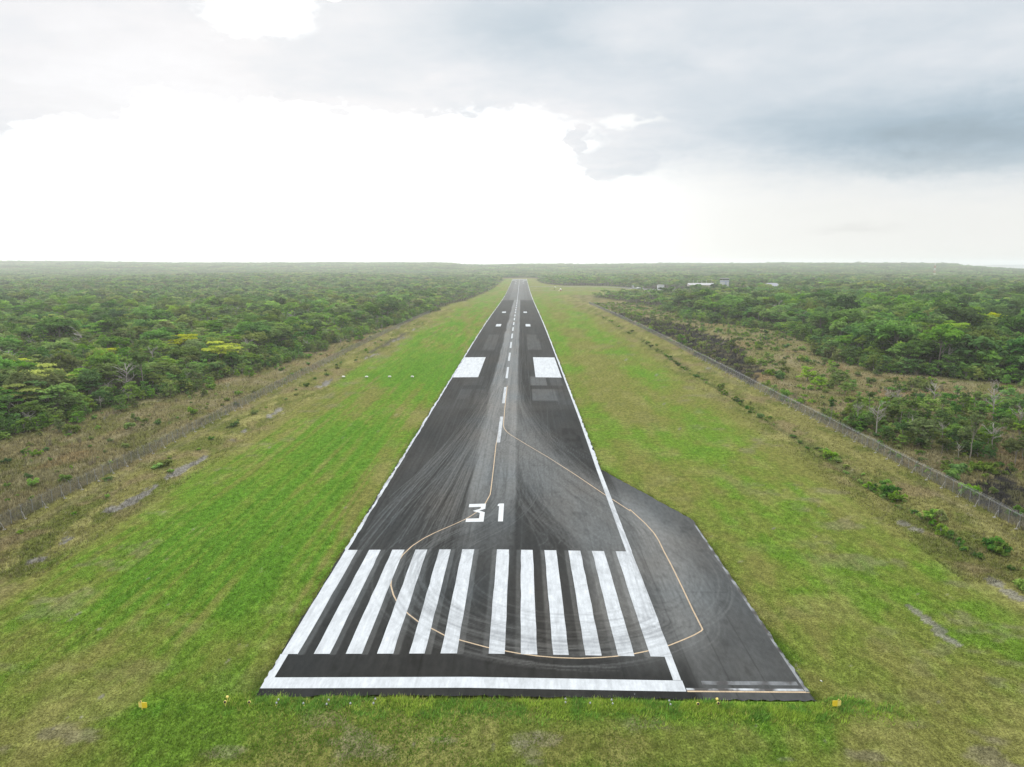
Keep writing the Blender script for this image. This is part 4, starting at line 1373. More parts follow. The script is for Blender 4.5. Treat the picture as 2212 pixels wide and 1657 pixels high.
pu_of = lambda i: spu[i]
SLAB = ordered_labels([i for i in range(len(sx)) if vis[i]], skey, lambda k: f'{k[0]} {WORDC[k[1]]} shrub on {k[2]}, {k[3]}')
for i in range(len(sx)):
    if not vis[i]: continue
    key = (svar[i], scol[i])
    if key not in SHM:
        mb, lv, _b = SHR[key[0]]
        a_ = mb.mesh('stem', True); a_.materials.append(BARK)
        b_ = mk_mesh('foliage', lv[0], lv[1], tone=lv[2]); b_.materials.append(LEAF[key[1]])
        SHM[key] = (a_, b_)
    o = root('shrub', (sx[i], sy[i], sz[i] - .03), SLAB[i], 'shrub', 'shrubs along the left verge' if sx[i] < 0 else 'shrubs along the right ditch', rq.uniform(0, 6.28))
    o.scale = (sh[i] * rq.uniform(.8, 1.15),) * 2 + (sh[i] * 1.1,)
    for nm, me in zip(('stem', 'foliage'), SHM[key]):
        q = bpy.data.objects.new(nm, me); COL.objects.link(q); q.parent = o

usrc = [shrub_src(0, 'mid'), shrub_src(1, 'bright'), shrub_src(2, 'olive'), shrub_src(3, 'bright'), shrub_src(1, 'olive'), shrub_src(2, 'bright'), shrub_src(0, 'olive'), shrub_src(3, 'deep'), twig_src(801, TWIG), twig_src(802, CHAR)]
mass('undergrowth', np.stack([UX, UY, height(UX, UY) - .05], 1), np.stack([UH * .95, UH * .95, UH * 1.25], 1), rng.uniform(0, 6.28, len(UX)), UK, usrc, 'low scrub and dry twigs between the fences and the forest')

# ------------------------------------------------------------------ grass blades
def blades(name, x, y, h, col, label, nb=3, lean=.5, w=.35, m=None):
    n = len(x); z = height(x, y)
    a = rng.uniform(0, 6.283, (n, nb)); off = rng.uniform(0, .6, (n, nb)) * h[:, None]
    hh = h[:, None] * rng.uniform(.6, 1.15, (n, nb)); ln = hh * rng.uniform(.1, 1, (n, nb)) * lean * 2
    bx = x[:, None] + off * np.cos(a); by = y[:, None] + off * np.sin(a)
    ww = hh * w
    px, py = -np.sin(a + .8) * ww / 2, np.cos(a + .8) * ww / 2
    zz = np.repeat(z[:, None], nb, 1) - .02
    V = np.stack([np.stack([bx - px, by - py, zz], -1), np.stack([bx + px, by + py, zz], -1),
                  np.stack([bx + ln * np.cos(a), by + ln * np.sin(a), zz + hh], -1)], 2).reshape(-1, 3)
    cc = col[:, None, None, :] * rng.uniform(.80, 1.25, (n, nb, 1, 1)) * (.62 + .80 * rng.random((n, 1, 1, 1))); cc = np.repeat(cc, 3, 2).reshape(-1, 3)
    o = link(name, mk_mesh(name, V, np.arange(n * nb * 3).reshape(-1, 3), np.clip(cc, 0, .6)), m)
    return tag(o, label, None, None, 'stuff')


M_BLADE = blade_mat('grass blades', .38)
n = 300000
yy = 1 / rng.uniform(1 / 330., 1 / 48., n)
xx = CX - .013 * yy + rng.uniform(-1, 1, n) * (.80 * yy + 5)
xpad = np.interp(yy, [66, 119.5, 150, 151], [35.5, 35.3, 22.9, 22.8])
ok = ~((yy > 66.9) & (xx > -22.75) & (xx < xpad)) & (xx > LFENCE) & (xx < RFENCE)
ok &= rng.random(n) < .35 + .9 * fbm(xx / 1.6, yy / 2.4, 3, 211)
xx, yy = xx[ok], yy[ok]
ne = 26000
ye = 1 / rng.uniform(1 / 420., 1 / 67., ne); sd = rng.random(ne) < .5
xe = np.where(sd, -22.75 - rng.exponential(.35, ne) + .45 * (vnoise(ye / 1.7, 0 * ye, 216) - .2), np.interp(ye, [66, 119.5, 150, 151], [35.5, 35.3, 22.9, 22.75]) + rng.exponential(.35, ne) - .40 * (vnoise(ye / 1.9, 0 * ye, 217) - .2))
keep = rng.random(ne) < .25 + .75 * sm(.35, .6, fbm(ye / 2.5, 0 * ye + sd, 3, 218))
xx = np.r_[xx, xe[keep]]; yy = np.r_[yy, ye[keep]]
gc = ground_color(np.where(np.abs(xx + .0) < 24, np.sign(xx) * 24.5, xx), yy)
lush = np.clip((gc[:, 1] - gc[:, 0]) * 9, 0, 1)
blades('grass', xx, yy, (.07 + .13 * rng.random(len(xx))) * (.8 + .8 * lush), gc * 1.22, 'short mown grass beside the runway', 3, .5, .42, M_BLADE)

# tall grass along the near end of the pavement and tufts around the signs
n = 15000
xx = rng.uniform(-25, 44, n); yy = 67.0 - np.abs(rng.normal(0, 1.5, n)) + 1.1 * (vnoise(xx / 3.5, 0 * xx, 212) - .45) - 1.1 * sm(18, 30, xx) * (1 - sm(35, 37, xx))
ok = (rng.random(n) < .30 + .9 * sm(.35, .65, fbm(xx / 2.4, yy / 1.5, 3, 213))) & (yy > 61.5)
ok &= rng.random(n) < 1 - .75 * sm(34, 42, xx) - .5 * sm(-20, -25, xx)
xx, yy = xx[ok], yy[ok]
k = fbm(xx / 2.2, yy / 1.6, 3, 215)[:, None]
tc_ = np.array([.31, .45, .065]) * (1 - sm(.45, .62, k)) + np.array([.16, .32, .052]) * sm(.45, .62, k)
tc_ = np.where(rng.random((len(xx), 1)) < .10, np.array([.40, .42, .11]), tc_)
blades('tall_grass', xx, yy, rng.uniform(.18, .52, len(xx)), tc_, 'taller bright grass growing along the near end of the pavement', 4, .5, .20, M_BLADE)

# rough grass outside the mown strip
n = 150000
yy = 1 / rng.uniform(1 / 760., 1 / 95., n)
xx = CX - .013 * yy + rng.uniform(-1, 1, n) * (.80 * yy + 5)
lo, hi = lfor(yy), rfor(yy)
ok = ((xx < -64) | (xx > 68)) & (xx > lo - 3) & (xx < hi + 3)
ok &= ~(burnt(xx, yy) & (rng.random(n) < .75))
xx, yy = xx[ok], yy[ok]
gc = ground_color(xx, yy)
outside = (xx < LFENCE) | (xx > RFENCE)
dryc = np.array([.255, .235, .140])
mixk = (rng.random(len(xx)) < np.where(outside, .45, .25))[:, None]
gc = np.where(mixk, gc * .4 + dryc * .6, gc * 1.1)
blades('dry_grass', xx, yy, rng.uniform(.25, .7, len(xx)) * np.where(outside, 1.35, .75), gc, 'rough dry grass along the fences and in the scrub', 3, .35, .30, M_BLADE)

# ------------------------------------------------------------------ fences
GALV = simple('galvanised steel', (.27, .28, .29), .6, .1, .2, 2)
CONC = simple('pale concrete', (.36, .35, .33), .9, 0, .2, 3)
ml, nt, out = new_mat('chain link wire')
g = nt.nodes.new('ShaderNodeNewGeometry'); sp = nt.nodes.new('ShaderNodeSeparateXYZ'); nt.links.new(g.outputs['Position'], sp.inputs[0])
yy_, zz_ = E(nt, sp.outputs[1]), E(nt, sp.outputs[2])
f1 = ((yy_ + zz_) * 12.0)._m('FRACT'); f2 = ((yy_ - zz_) * 12.0 + 4000.0)._m('FRACT')
wire = f1._m('LESS_THAN', .20).mx(f2._m('LESS_THAN', .20))
tr = nt.nodes.new('ShaderNodeBsdfTransparent'); df = nt.nodes.new('ShaderNodeBsdfPrincipled')
df.inputs['Base Color'].default_value = (.13, .13, .14, 1); df.inputs['Roughness'].default_value = .6
mx = nt.nodes.new('ShaderNodeMixShader'); nt.links.new(wire.k, mx.inputs[0]); nt.links.new(tr.outputs[0], mx.inputs[1]); nt.links.new(df.outputs[0], mx.inputs[2])
nt.links.new(mx.outputs[0], out.inputs[0])


def post_mesh():
    return MB().tube([(0, 0, -.1), (0, 0, 2.25)], .045, 6).mesh('post')


def bracket_mesh():
    return MB().tube([(0, 0, 2.25), (-.36, 0, 2.62)], .03, 4).tube([(0, 0, 2.25), (.36, 0, 2.62)], .03, 4).mesh('bracket')


def brace_mesh(sgn):
    return MB().tube([(0, 0, 1.25), (sgn * .28, -.1, 1.1), (sgn * .85, -.35, .05)], .04, 5).box(sgn * .85 - .25, sgn * .85 + .25, -.47, -.22, -.05, .14).mesh('brace')


def fence(x0, ya, yb, sgn, label, phase):
    ys = np.arange(ya, yb, 2.72)
    xs = x0 + .5 * (vnoise(ys / 60., 0 * ys, 215) - .5)
    zs = height(xs, ys)
    o = root('perimeter_fence', (x0, ya, float(zs[0])), label, 'fence', 'perimeter fences')
    loc0 = np.array([x0, ya, zs[0]])
    pm, bm, br = post_mesh(), bracket_mesh(), brace_mesh(sgn)
    for m_ in (pm, bm): m_.materials.append(GALV)
    br.materials.append(CONC)
    far = MB()
    for j, (a, b, c) in enumerate(zip(xs, ys, zs)):
        p = np.array([a, b, c]) - loc0
        if j < 100:
            q = bpy.data.objects.new('post', pm); COL.objects.link(q); q.parent = o; q.location = p; q.rotation_euler = (rng.normal(0, .022), rng.normal(0, .03), rng.normal(0, .06))
            w = bpy.data.objects.new('bracket', bm); COL.objects.link(w); w.parent = q
            if j % 2 == phase:
                w = bpy.data.objects.new('brace', br); COL.objects.link(w); w.parent = q
        else:
            far.tube([p + np.array([0, 0, -.1]), p + np.array([0, 0, 2.25])], .045, 4)
            far.tube([p + np.array([-.36, 0, 2.62]), p + np.array([0, 0, 2.25]), p + np.array([.36, 0, 2.62])], .03, 3)
    if far.v:
        tag(far.build('post', GALV, o), 'far posts of the same fence, each with a forked top', None, None, 'stuff')
    L = np.stack([xs, ys, zs], 1) - loc0
    V = np.concatenate([L + np.array([0, 0, .05]), L + np.array([0, 0, 2.2])])
    n = len(ys); i = np.arange(n - 1)
    link('wire_mesh', mk_mesh('wire_mesh', V, np.stack([i, i + 1, i + 1 + n, i + n], 1)), ml, o)
    wr = MB()
    for dx, dz in ((-.34, 2.6), (-.2, 2.45), (.34, 2.6), (.2, 2.45), (0, 2.26)):
        wr.tube([L[j] + np.array([dx, 0, dz]) for j in range(n)], .012, 3, cap=False)
    wr.build('barbed_wire', GALV, o)
    return o


fence(RFENCE, 78.0, 900, -1, 'tall chain link fence with forked posts right of the runway', 0)
fence(LFENCE, 78.0, 690, 1, 'tall chain link fence with forked posts left of the runway', 1)

# ------------------------------------------------------------------ signs and lights by the near end
YEL = simple('yellow sign paint', (.85, .62, .04), .5, 0, .12, 2)
YELP = simple('faded yellow paint', (.86, .72, .20), .5, 0, .12, 2)
DGREY = simple('dark grey housing', (.08, .08, .085), .5)
LGREY = simple('light grey housing', (.42, .43, .47), .4, .2)
LENS = simple('dark lens', (.015, .015, .02), .08)
CLEARL = simple('frosted lamp glass', (.62, .64, .66), .15)
WHITE = simple('white paint', (.78, .78, .76), .5, 0, .06, 2)


def pix_ground(u, v):
    x, y = P(u, v); return (x, y, float(height(np.array([x]), np.array([y]))[0]))


def threshold_sign(u, v, flip, label):
    o = root('threshold_marker_sign', pix_ground(u, v), label, 'sign', 'yellow marker signs', 0)
    s = flip
    MB().tube([(0, 0, -.1), (0, 0, .95)], .035, 8).build('post', YELP, o)
    # front board and the second board folded back at the corner
    MB().prism([(s * -.02, .22), (s * .46, .22), (s * .54, .32), (s * .54, .80), (s * .50, .84), (s * -.02, .84)], -.02, .02).build('board', YEL, o)
    b2 = MB().prism([(0, .22), (.36, .22), (.42, .28), (.42, .74), (.12, .98), (0, .98)] if s < 0 else [(0, .22), (0, .98), (-.12, .98), (-.42, .74), (-.42, .28), (-.36, .22)], -.02, .02).build('side_board', YELP, o)
    b2.location = (0, .03, 0); b2.rotation_euler = (0, 0, R(18) * (1 if s < 0 else -1))
    h_ = MB().lathe([(.03, .95), (.05, .97), (.05, 1.03), (.02, 1.07)], 10).build('lamp_housing', DGREY, o)
    h_.location = (.08 * -s, -.04, -.08)
    return o


threshold_sign(307, 1533, 1, 'yellow folded marker board on post in grass left of the runway end')
threshold_sign(1809, 1529, -1, 'yellow folded marker board on post in grass right of the turning pad')

r3c = crop(900, 2700, 2.765); r4c = crop(2100, 2700, 2.458)
LP = [r3c(593, 290), r3c(570, 328), r3c(868, 332), r3c(1147, 294), r3c(1125, 340), r3c(1388, 332), r3c(1663, 284), r3c(1643, 330),
      r4c(398, 252), r4c(398, 286), r4c(640, 292), r4c(852, 262), r4c(861, 298), r4c(1418, 270), r4c(1430, 306), r4c(1078, 192)]
lbase = MB().lathe([(.05, -.1), (.05, .14), (.075, .15), (.075, .18)], 10).mesh('stake'); lbase.materials.append(DGREY)
lfoot = MB().lathe([(.13, -.02), (.13, .03), (.06, .05)], 10).mesh('base_plate'); lfoot.materials.append(YELP)
ldome = MB().lathe([(.10, .18), (.115, .21), (.10, .27), (.05, .35), (.01, .37)], 12).mesh('dome', True); ldome.materials.append(LGREY)
LP = sorted(LP)
for j, (u, v) in enumerate(LP):
    nth = ORD[j + 1] if j < 12 else ['thirteenth', 'fourteenth', 'fifteenth', 'sixteenth'][j - 12]
    o = root('runway_end_light', pix_ground(u, v), f'grey domed runway end light in tall grass, {nth} of sixteen from left', 'runway light', 'domed lights along the runway end')
    for nm, me in (('stake', lbase), ('dome', ldome), ('base_plate', lfoot)):
        q = bpy.data.objects.new(nm, me); COL.objects.link(q); q.parent = o

fh = MB().lathe([(.05, 0), (.12, .01), (.14, .08), (.14, .16), (.155, .18), (.155, .20)], 14).mesh('housing', True); fh.materials.append(YELP)
fl_ = MB().lathe([(.125, .195), (.12, .212), (.05, .222)], 14).mesh('lens', True); fl_.materials.append(LENS)
fs = MB().tube([(0, 0, -.1), (0, 0, .34)], .03, 6).mesh('stake'); fs.materials.append(YELP)
for j, (u, v, rz, nm) in enumerate([(*r3c(28, 285), 180, 'yellow round lamp seen from behind, left of the runway end'), (*r3c(5, 338), 0, 'round lamp with dark lens below the yellow back lamp, left of runway end'),
                                    (*r3c(272, 340), 0, 'yellow rimmed round lamp with dark lens beside low weeds at left pavement corner'),
                                    (*r4c(1698, 318), 0, 'yellow round lamp with dark lens alone in grass below the turning pad'), (*r4c(1886, 275), 180, 'yellow round lamp seen from behind, below the turning pad'),
                                    (*r4c(1897, 312), 0, 'yellow round lamp with dark lens in front of the one turned away, below turning pad')]):
    o = root('approach_lamp', pix_ground(u, v), nm, 'runway light', 'round yellow lamps at the runway end')
    q = bpy.data.objects.new('stake', fs); COL.objects.link(q); q.parent = o
    q = bpy.data.objects.new('housing', fh); COL.objects.link(q); q.parent = o
    q.location = (0, .1 if rz == 0 else -.1, .42); q.rotation_euler = (R(68), 0, R(rz))
    w = bpy.data.objects.new('lens', fl_); COL.objects.link(w); w.parent = q

# four white light boxes on the grass left of the aiming block
for j, (u, v) in enumerate([(c_x / 2.16016, 1516) for c_x in ()] or [((1340 + a / 6.144) / 1.85172, (1480 + 200 / 6.144) / 1.85172) for a in (210, 776, 1342, 1900)]):
    px, py, pzv = pix_ground(u, v)
    o = root('slope_light_box', (px, py, pzv), f'white approach slope light box on legs, {("leftmost", "second from left", "third from left", "rightmost")[j]} of four', 'runway light', 'white light boxes left of the runway')
    MB().frustum(-.55, .55, -.45, .45, .45, -.5, .5, -.4, .4, .80).build('housing', WHITE, o)
    MB().box(-.48, .48, -.47, -.455, .52, .70).build('lens', LENS, o)
    for dx in (-.42, .42):
        for dy in (-.32, .32):
            MB().tube([(dx, dy, -.1), (dx, dy, .45)], .03, 6).build('leg', DGREY, o)

bx = root('plastic_bottle', pix_ground(1772, 1471), 'small white and blue bottle lying in grass beside the turning pad', 'bottle')
q = MB().lathe([(.04, 0), (.05, .02), (.05, .16), (.02, .22)], 10).build('body', WHITE, bx, True); q.rotation_euler = (R(90), 0, R(30)); q.location = (0, 0, .12)
q = MB().lathe([(.024, .22), (.024, .26)], 10).build('cap', simple('blue plastic', (.03, .09, .42), .4), bx); q.rotation_euler = (R(90), 0, R(30)); q.location = (0, 0, .12)

# ------------------------------------------------------------------ buildings and works at the far right
WALLW = simple('white painted wall', (.52, .54, .57), .8, 0, .1, .3)
WALLP = simple('pinkish wall', (.46, .40, .37), .8, 0, .1, .3)
ROOFW = simple('pale metal roof', (.42, .43, .44), .6, 0, .08, .3)
ROOFG = simple('lilac grey metal roof', (.27, .28, .33), .6, 0, .1, .3)
ROOFD = simple('dark roof', (.13, .14, .15), .7, 0, .1, .3)
BLUEP = simple('blue trim paint', (.18, .23, .48), .6, 0, .1)
GLASS = simple('dark window glass', (.02, .025, .03), .1)


def gz(x, y): return float(height(np.array([x]), np.array([y]))[0])


def tower():
    top = at(1565.5, 600.6, 1215); x, y = top[0], top[1]; zb = gz(x, y)
    H = top[2] - zb; w = 5.4
    o = root('control_tower', (x, y, zb), 'white control tower with blue trim and glazed cab above the trees', 'control tower', None, R(8))
    MB().box(-w, w, -w, w, 0, H - 5.6).build('shaft', WALLW, o)
    for dx in (-3.3, 0.2, 3.4):
        MB().box(dx - .55, dx + .55, -w - .12, -w - .01, H * .35, H - 6.6).build('pilaster', BLUEP if dx == .2 else WALLW, o)
    MB().box(-w - .5, w + .5, -w - .5, w + .5, H - 5.6, H - 5.0).build('balcony', BLUEP, o)
    MB().box(-w - .15, w + .15, -w - .15, w + .15, H - 5.0, H - 3.7).build('cab_wall', WALLW, o)
    MB().frustum(-w + .1, w - .1, -w + .1, w - .1, H - 3.7, -w - .2, w + .2, -w - .2, w + .2, H - 1.4).build('window', GLASS, o)
    for i in range(7):
        t_ = -w + .1 + i * (2 * w - .2) / 6
        MB().tube([(t_, -w - .02, H - 3.7), (t_ * 1.05, -w - .32, H - 1.4)], .13, 4).build('window_mullion', WALLW, o)
    rf = MB().frustum(-w - .4, w + .4, -w - .4, w + .4, H - 1.4, -w - 1.1, w + 1.1, -w - 1.1, w + 1.1, H).build('roof', ROOFW, o)
    for dx in (-3, 1.5, 3.8):
        MB().tube([(dx, 0, H), (dx, 0, H + 2.2)], .08, 5).build('antenna', LGREY, rf)


tower()


def gable(name, u0, u1, vt, Y, dep, hh, wall, roofm, label, cat, rise=2.2, eave=.8, wins=0, rz=0):
    a, b_ = at(u0, vt, Y), at(u1, vt, Y)
    x = (a[0] + b_[0]) / 2; w = abs(b_[0] - a[0]) / 2; zb = gz(x, Y); top = a[2] - zb
    o = root(name, (x, Y, zb), label, cat, None, rz)
    zt = top - rise
    MB().box(-w + eave, w - eave, -dep / 2, dep / 2, -1, zt).build('wall', wall, o)
    MB().add([(-w, -dep / 2 - eave, zt), (w, -dep / 2 - eave, zt), (w, dep / 2 + eave, zt), (-w, dep / 2 + eave, zt), (-w + (rise if name == 'house' else 0), 0, top), (w - (rise if name == 'house' else 0), 0, top)],
             [(0, 1, 5, 4), (2, 3, 4, 5), (1, 2, 5), (3, 0, 4), (3, 2, 1, 0)]).build('roof', roofm, o)
    for i in range(wins):
        t_ = -w + eave + (i + .7) * (2 * w - 2 * eave) / (wins + .4)
        f_ = MB().box(t_ - .8, t_ + .8, -dep / 2 - .06, -dep / 2 - .003, zt - 2.6, zt - 1.0).build('window', WALLW, o)
        MB().box(t_ - .65, t_ + .65, -dep / 2 - .09, -dep / 2 - .065, zt - 2.45, zt - 1.15).build('pane', GLASS, f_)
    return o, w, zt


gable('terminal_building', 1486, 1541, 611.5, 1440, 18, 8, WALLP, ROOFW, 'long low terminal with pale roof left of the control tower', 'building', 3.4, .9, 10)
o, w, zt = gable('hangar', 1420.5, 1434, 614.6, 1420, 12, 8, WALLW, ROOFD, 'white box shaped hangar with thin dark roof beside the parked aircraft', 'hangar', .8, .5)
MB().box(-w * .55, w * .55, -6.12, -6.01, 0, 4.4).build('door', LGREY, o)
o, w, zt = gable('house', 1653.5, 1682, 611.3, 1330, 20, 6, WALLW, ROOFG, 'house with broad lilac grey hipped roof among the trees', 'house', 4.2, 1.2, 5)
MB().frustum(-w * .45, w * .45, -16, -11.25, zt - 1.2, -w * .4, w * .4, -11.6, -11.25, zt - .1).build('porch_roof', ROOFG, o)
gable('house', 1683.5, 1693, 613.6, 1345, 9, 5, WALLW, ROOFG, 'small grey roofed house right of the hipped roof house', 'house', 2.6, .8, 2)
gable('shed', 1770.5, 1777, 612.3, 1330, 8, 5, WALLW, ROOFW, 'small white roofed shed half hidden by trees', 'shed', 2.0, .5, 1)
gable('warehouse', 1600, 1628, 616.8, 1400, 14, 6, WALLP, ROOFW, 'low long warehouse with white roof edge right of the control tower', 'building', 1.6, .6, 6)

for j, (xz, top) in enumerate(((1315, 265), (1378, 262), (1440, 265), (1503, 262), (1570, 262), (1650, 250))):
    u = (2400 + xz / 3.687) / 1.85172; vt = (1050 + top / 3.687) / 1.85172
    p = at(u, vt, 1455); zb = gz(p[0], 1455)
    nth = ('leftmost', 'second from left', 'third from left', 'fourth from left', 'fifth from left', 'tallest and rightmost')[j]
    o = root('apron_light_pole', (p[0], 1455, zb), f'slim pale light pole behind the terminal roof, {nth} of six', 'light pole', 'light poles behind the terminal')
    MB().tube([(0, 0, 0), (0, 0, p[2] - zb)], [.22, .14], 6).build('pole', WHITE, o)
    MB().box(-.9, .9, -.3, .3, p[2] - zb, p[2] - zb + .35).build('lamp_head', LGREY, o)

# lattice mast on the right ridge
RED = simple('red mast paint', (.42, .07, .05), .6)
p = at(2020.5, 568.3, 2400); zb = gz(p[0], 2400); H = max(p[2] - zb, 20)
o = root('lattice_mast', (p[0], 2400, zb), 'lattice radio mast with pale bands on the wooded ridge at right', 'mast')
for k in range(6):
    mb = MB(); z0, z1 = H * k / 6, H * (k + 1) / 6; a, c_ = 3.4 - 2.4 * k / 6, 3.4 - 2.4 * (k + 1) / 6
    for sx_, sy_ in ((1, 1), (1, -1), (-1, 1), (-1, -1)):
        mb.tube([(a * sx_, a * sy_, z0), (c_ * sx_, c_ * sy_, z1)], .22, 4)
    for s_2 in (1, -1):
        mb.tube([(-a, s_2 * a, z0), (c_, s_2 * c_, z1)], .15, 3); mb.tube([(a, s_2 * a, z0), (-c_, s_2 * c_, z1)], .15, 3)
        mb.tube([(s_2 * a, -a, z0), (s_2 * c_, c_, z1)], .15, 3)
    mb.tube([(-c_, -c_, z1), (c_, -c_, z1), (c_, c_, z1), (-c_, c_, z1)], .15, 3)
    mb.build('lattice_section', WHITE if k % 2 else RED, o)
for (dz, ww) in ((.62, 1.6), (.42, 1.9)):
    MB().lathe([(.2, 0), (ww, .5), (ww, .8)], 10).build('dish', WHITE, o).location = (0, -2.8, H * dz)

# parked aircraft
GREYA = simple('grey aircraft paint', (.40, .43, .47), .45, 0, .05, .4)
a = at(1379, 626, 1432); zb = gz(a[0], 1432) + .25
o = root('aircraft', (a[0], 1432, zb), 'grey twin propeller aircraft with tall tail fin parked on the apron', 'aircraft', None, R(6))
sec = [(-11.5, 3.3, .15, .35), (-9.0, 3.0, .7, .8), (-5, 2.6, 1.15, 1.25), (0, 2.4, 1.35, 1.4), (6, 2.4, 1.35, 1.4), (9, 2.3, 1.15, 1.1), (10.8, 2.1, .7, .65), (11.8, 1.95, .15, .15)]
mb = MB(); n = 14; V = []; Fs = []
for (x, z, ry, rz) in sec:
    for k in range(n):
        w = 2 * math.pi * k / n; V.append((x, ry * math.cos(w), z + rz * math.sin(w)))
for i in range(len(sec) - 1):
    for k in range(n): Fs.append((i * n + k, i * n + (k + 1) % n, (i + 1) * n + (k + 1) % n, (i + 1) * n + k))
Fs += [tuple(range(n)), tuple((len(sec) - 1) * n + k for k in range(n))]
mb.add(V, Fs).build('fuselage', GREYA, o, True)
MB().add([(-1.6, 0, 3.75), (2.2, 0, 3.75), (1.2, 12.5, 4.1), (-.6, 12.5, 4.1), (-1.6, 0, 4.15), (2.2, 0, 4.15), (1.2, 12.5, 4.25), (-.6, 12.5, 4.25)], [(0, 1, 2, 3), (7, 6, 5, 4), (0, 4, 5, 1), (1, 5, 6, 2), (2, 6, 7, 3), (3, 7, 4, 0)]).build('wing', WHITE, o)
MB().add([(-1.6, 0, 3.75), (2.2, 0, 3.75), (1.2, -12.5, 4.1), (-.6, -12.5, 4.1), (-1.6, 0, 4.15), (2.2, 0, 4.15), (1.2, -12.5, 4.25), (-.6, -12.5, 4.25)], [(3, 2, 1, 0), (4, 5, 6, 7), (1, 5, 4, 0), (2, 6, 5, 1), (3, 7, 6, 2), (0, 4, 7, 3)]).build('wing', WHITE, o)
MB().prism([(-11.8, 3.4), (-8.2, 3.6), (-10.4, 8.6), (-12.4, 8.6)], -.16, .16).build('tail_fin', GREYA, o)
MB().add([(-12.2, -4.6, 3.7), (-10.8, -4.6, 3.7), (-9.4, 0, 3.7), (-9.4, 0, 3.7), (-10.8, 4.6, 3.7), (-12.2, 4.6, 3.7), (-12.2, -4.6, 3.9), (-10.8, -4.6, 3.9), (-9.4, 0, 3.9), (-9.4, 0, 3.9), (-10.8, 4.6, 3.9), (-12.2, 4.6, 3.9)], [(5, 4, 2, 1, 0), (6, 7, 8, 10, 11), (0, 1, 7, 6), (1, 2, 8, 7), (2, 4, 10, 8), (4, 5, 11, 10), (5, 0, 6, 11)]).build('tailplane', GREYA, o)
for s in (-1, 1):
    nc = MB().tube([(-2.2, s * 4.2, 3.5), (0, s * 4.2, 3.5), (2.8, s * 4.2, 3.5), (4.0, s * 4.2, 3.5)], [.25, .65, .65, .3], 10).build('engine', GREYA, o, True)
    pb = MB()
    for k in range(4):
        w = k * math.pi / 2 + .4
        pb.tube([(4.1, s * 4.2, 3.5), (4.12, s * 4.2 + 1.9 * math.cos(w), 3.5 + 1.9 * math.sin(w))], [.14, .08], 4)
    pb.build('propeller', DGREY, nc)
for (x, y_) in ((8.5, 0), (-.4, 1.7), (-.4, -1.7)):
    q = MB().tube([(x, y_ - .2, .5), (x, y_ + .2, .5)], .5, 12).build('wheel', DGREY, o)
    MB().tube([(x, y_ * .75, .5), (x, y_ * .6, 1.8)], .12, 5).build('strut', LGREY, q)
MB().box(10.0, 10.75, -.62, .62, 2.35, 2.68).build('windscreen', GLASS, o)

# windsock, marker boards on the far grass
x, y_ = P((2180 + 400 / 7.373) / 1.85172, (1130 + 305 / 7.373) / 1.85172, -8.2)[0], 1480.
o = root('windsock', (x, y_, gz(x, y_)), 'white windsock on dark mast standing on the far grass right of the runway', 'windsock', None, R(30))
MB().tube([(0, 0, 0), (0, 0, 5.8)], [.35, .16], 8).build('mast', DGREY, o)
MB().tube([(0, 0, 5.5), (1.4, 0, 5.4), (2.6, 0, 5.0), (3.6, 0, 4.5)], [.75, .65, .5, .35], 10).build('sock', WHITE, o)
MB().box(-1.1, 1.1, -1.1, 1.1, -.2, .9).build('plinth', simple('dark green growth', (.05, .07, .03)), o)
x, y_ = P((2180 + 637 / 7.373) / 1.85172, (1130 + 378 / 7.373) / 1.85172, -8.2)[0], 1400.
o = root('marker_hut', (x, y_, gz(x, y_)), 'small red and white equipment hut on the far grass', 'hut')
MB().box(-1.4, 1.4, -1.2, 1.2, 0, 2.6).build('wall', simple('brick red paint', (.36, .16, .10), .7), o)
MB().frustum(-1.8, 1.8, -1.6, 1.6, 2.6, -.8, .8, -.6, .6, 5.0).build('roof', WHITE, o)
x, y_ = P((2180 + 583 / 7.373) / 1.85172, (1130 + 385 / 7.373) / 1.85172, -8.2)[0], 1385.
o = root('marker_board', (x, y_, gz(x, y_)), 'low cream marker board left of the red and white hut', 'marker board')
MB().box(-1.7, 1.7, -.1, .1, .3, 1.6).build('board', simple('cream paint', (.75, .68, .42), .6), o)
for dx in (-1.2, 1.2): MB().box(dx - .12, dx + .12, -.08, .08, -.2, .3).build('leg', DGREY, o)

# one tall emergent tree on the left skyline
p = at(128, 560.5, 3900); zb = gz(p[0], 3900)
o = root('emergent_tree', (p[0], 3900, zb - .3), 'single big spreading tree rising above the left skyline', 'tree')
s = min(max((p[2] - zb) / 8.9, 1.5), 3.2); o.scale = (s, s, s)
for nm, me in zip(('trunk', 'crown'), proto('layered', 'deep', 1)):
    q = bpy.data.objects.new(nm, me); COL.objects.link(q); q.parent = o

# ------------------------------------------------------------------ haze
mh, nt, out = new_mat('haze air')
pv_ = nt.nodes.new('ShaderNodeVolumePrincipled')
pv_.inputs['Color'].default_value = (.93, .97, .98, 1); pv_.inputs['Density'].default_value = .000125; pv_.inputs['Anisotropy'].default_value = .40
nt.links.new(pv_.outputs[0], out.inputs['Volume'])
hz = MB().box(-17500, 17500, -700, 16800, -62, 96).build('haze', mh)
tag(hz, 'pale haze over the airfield and forest', None, None, 'stuff')

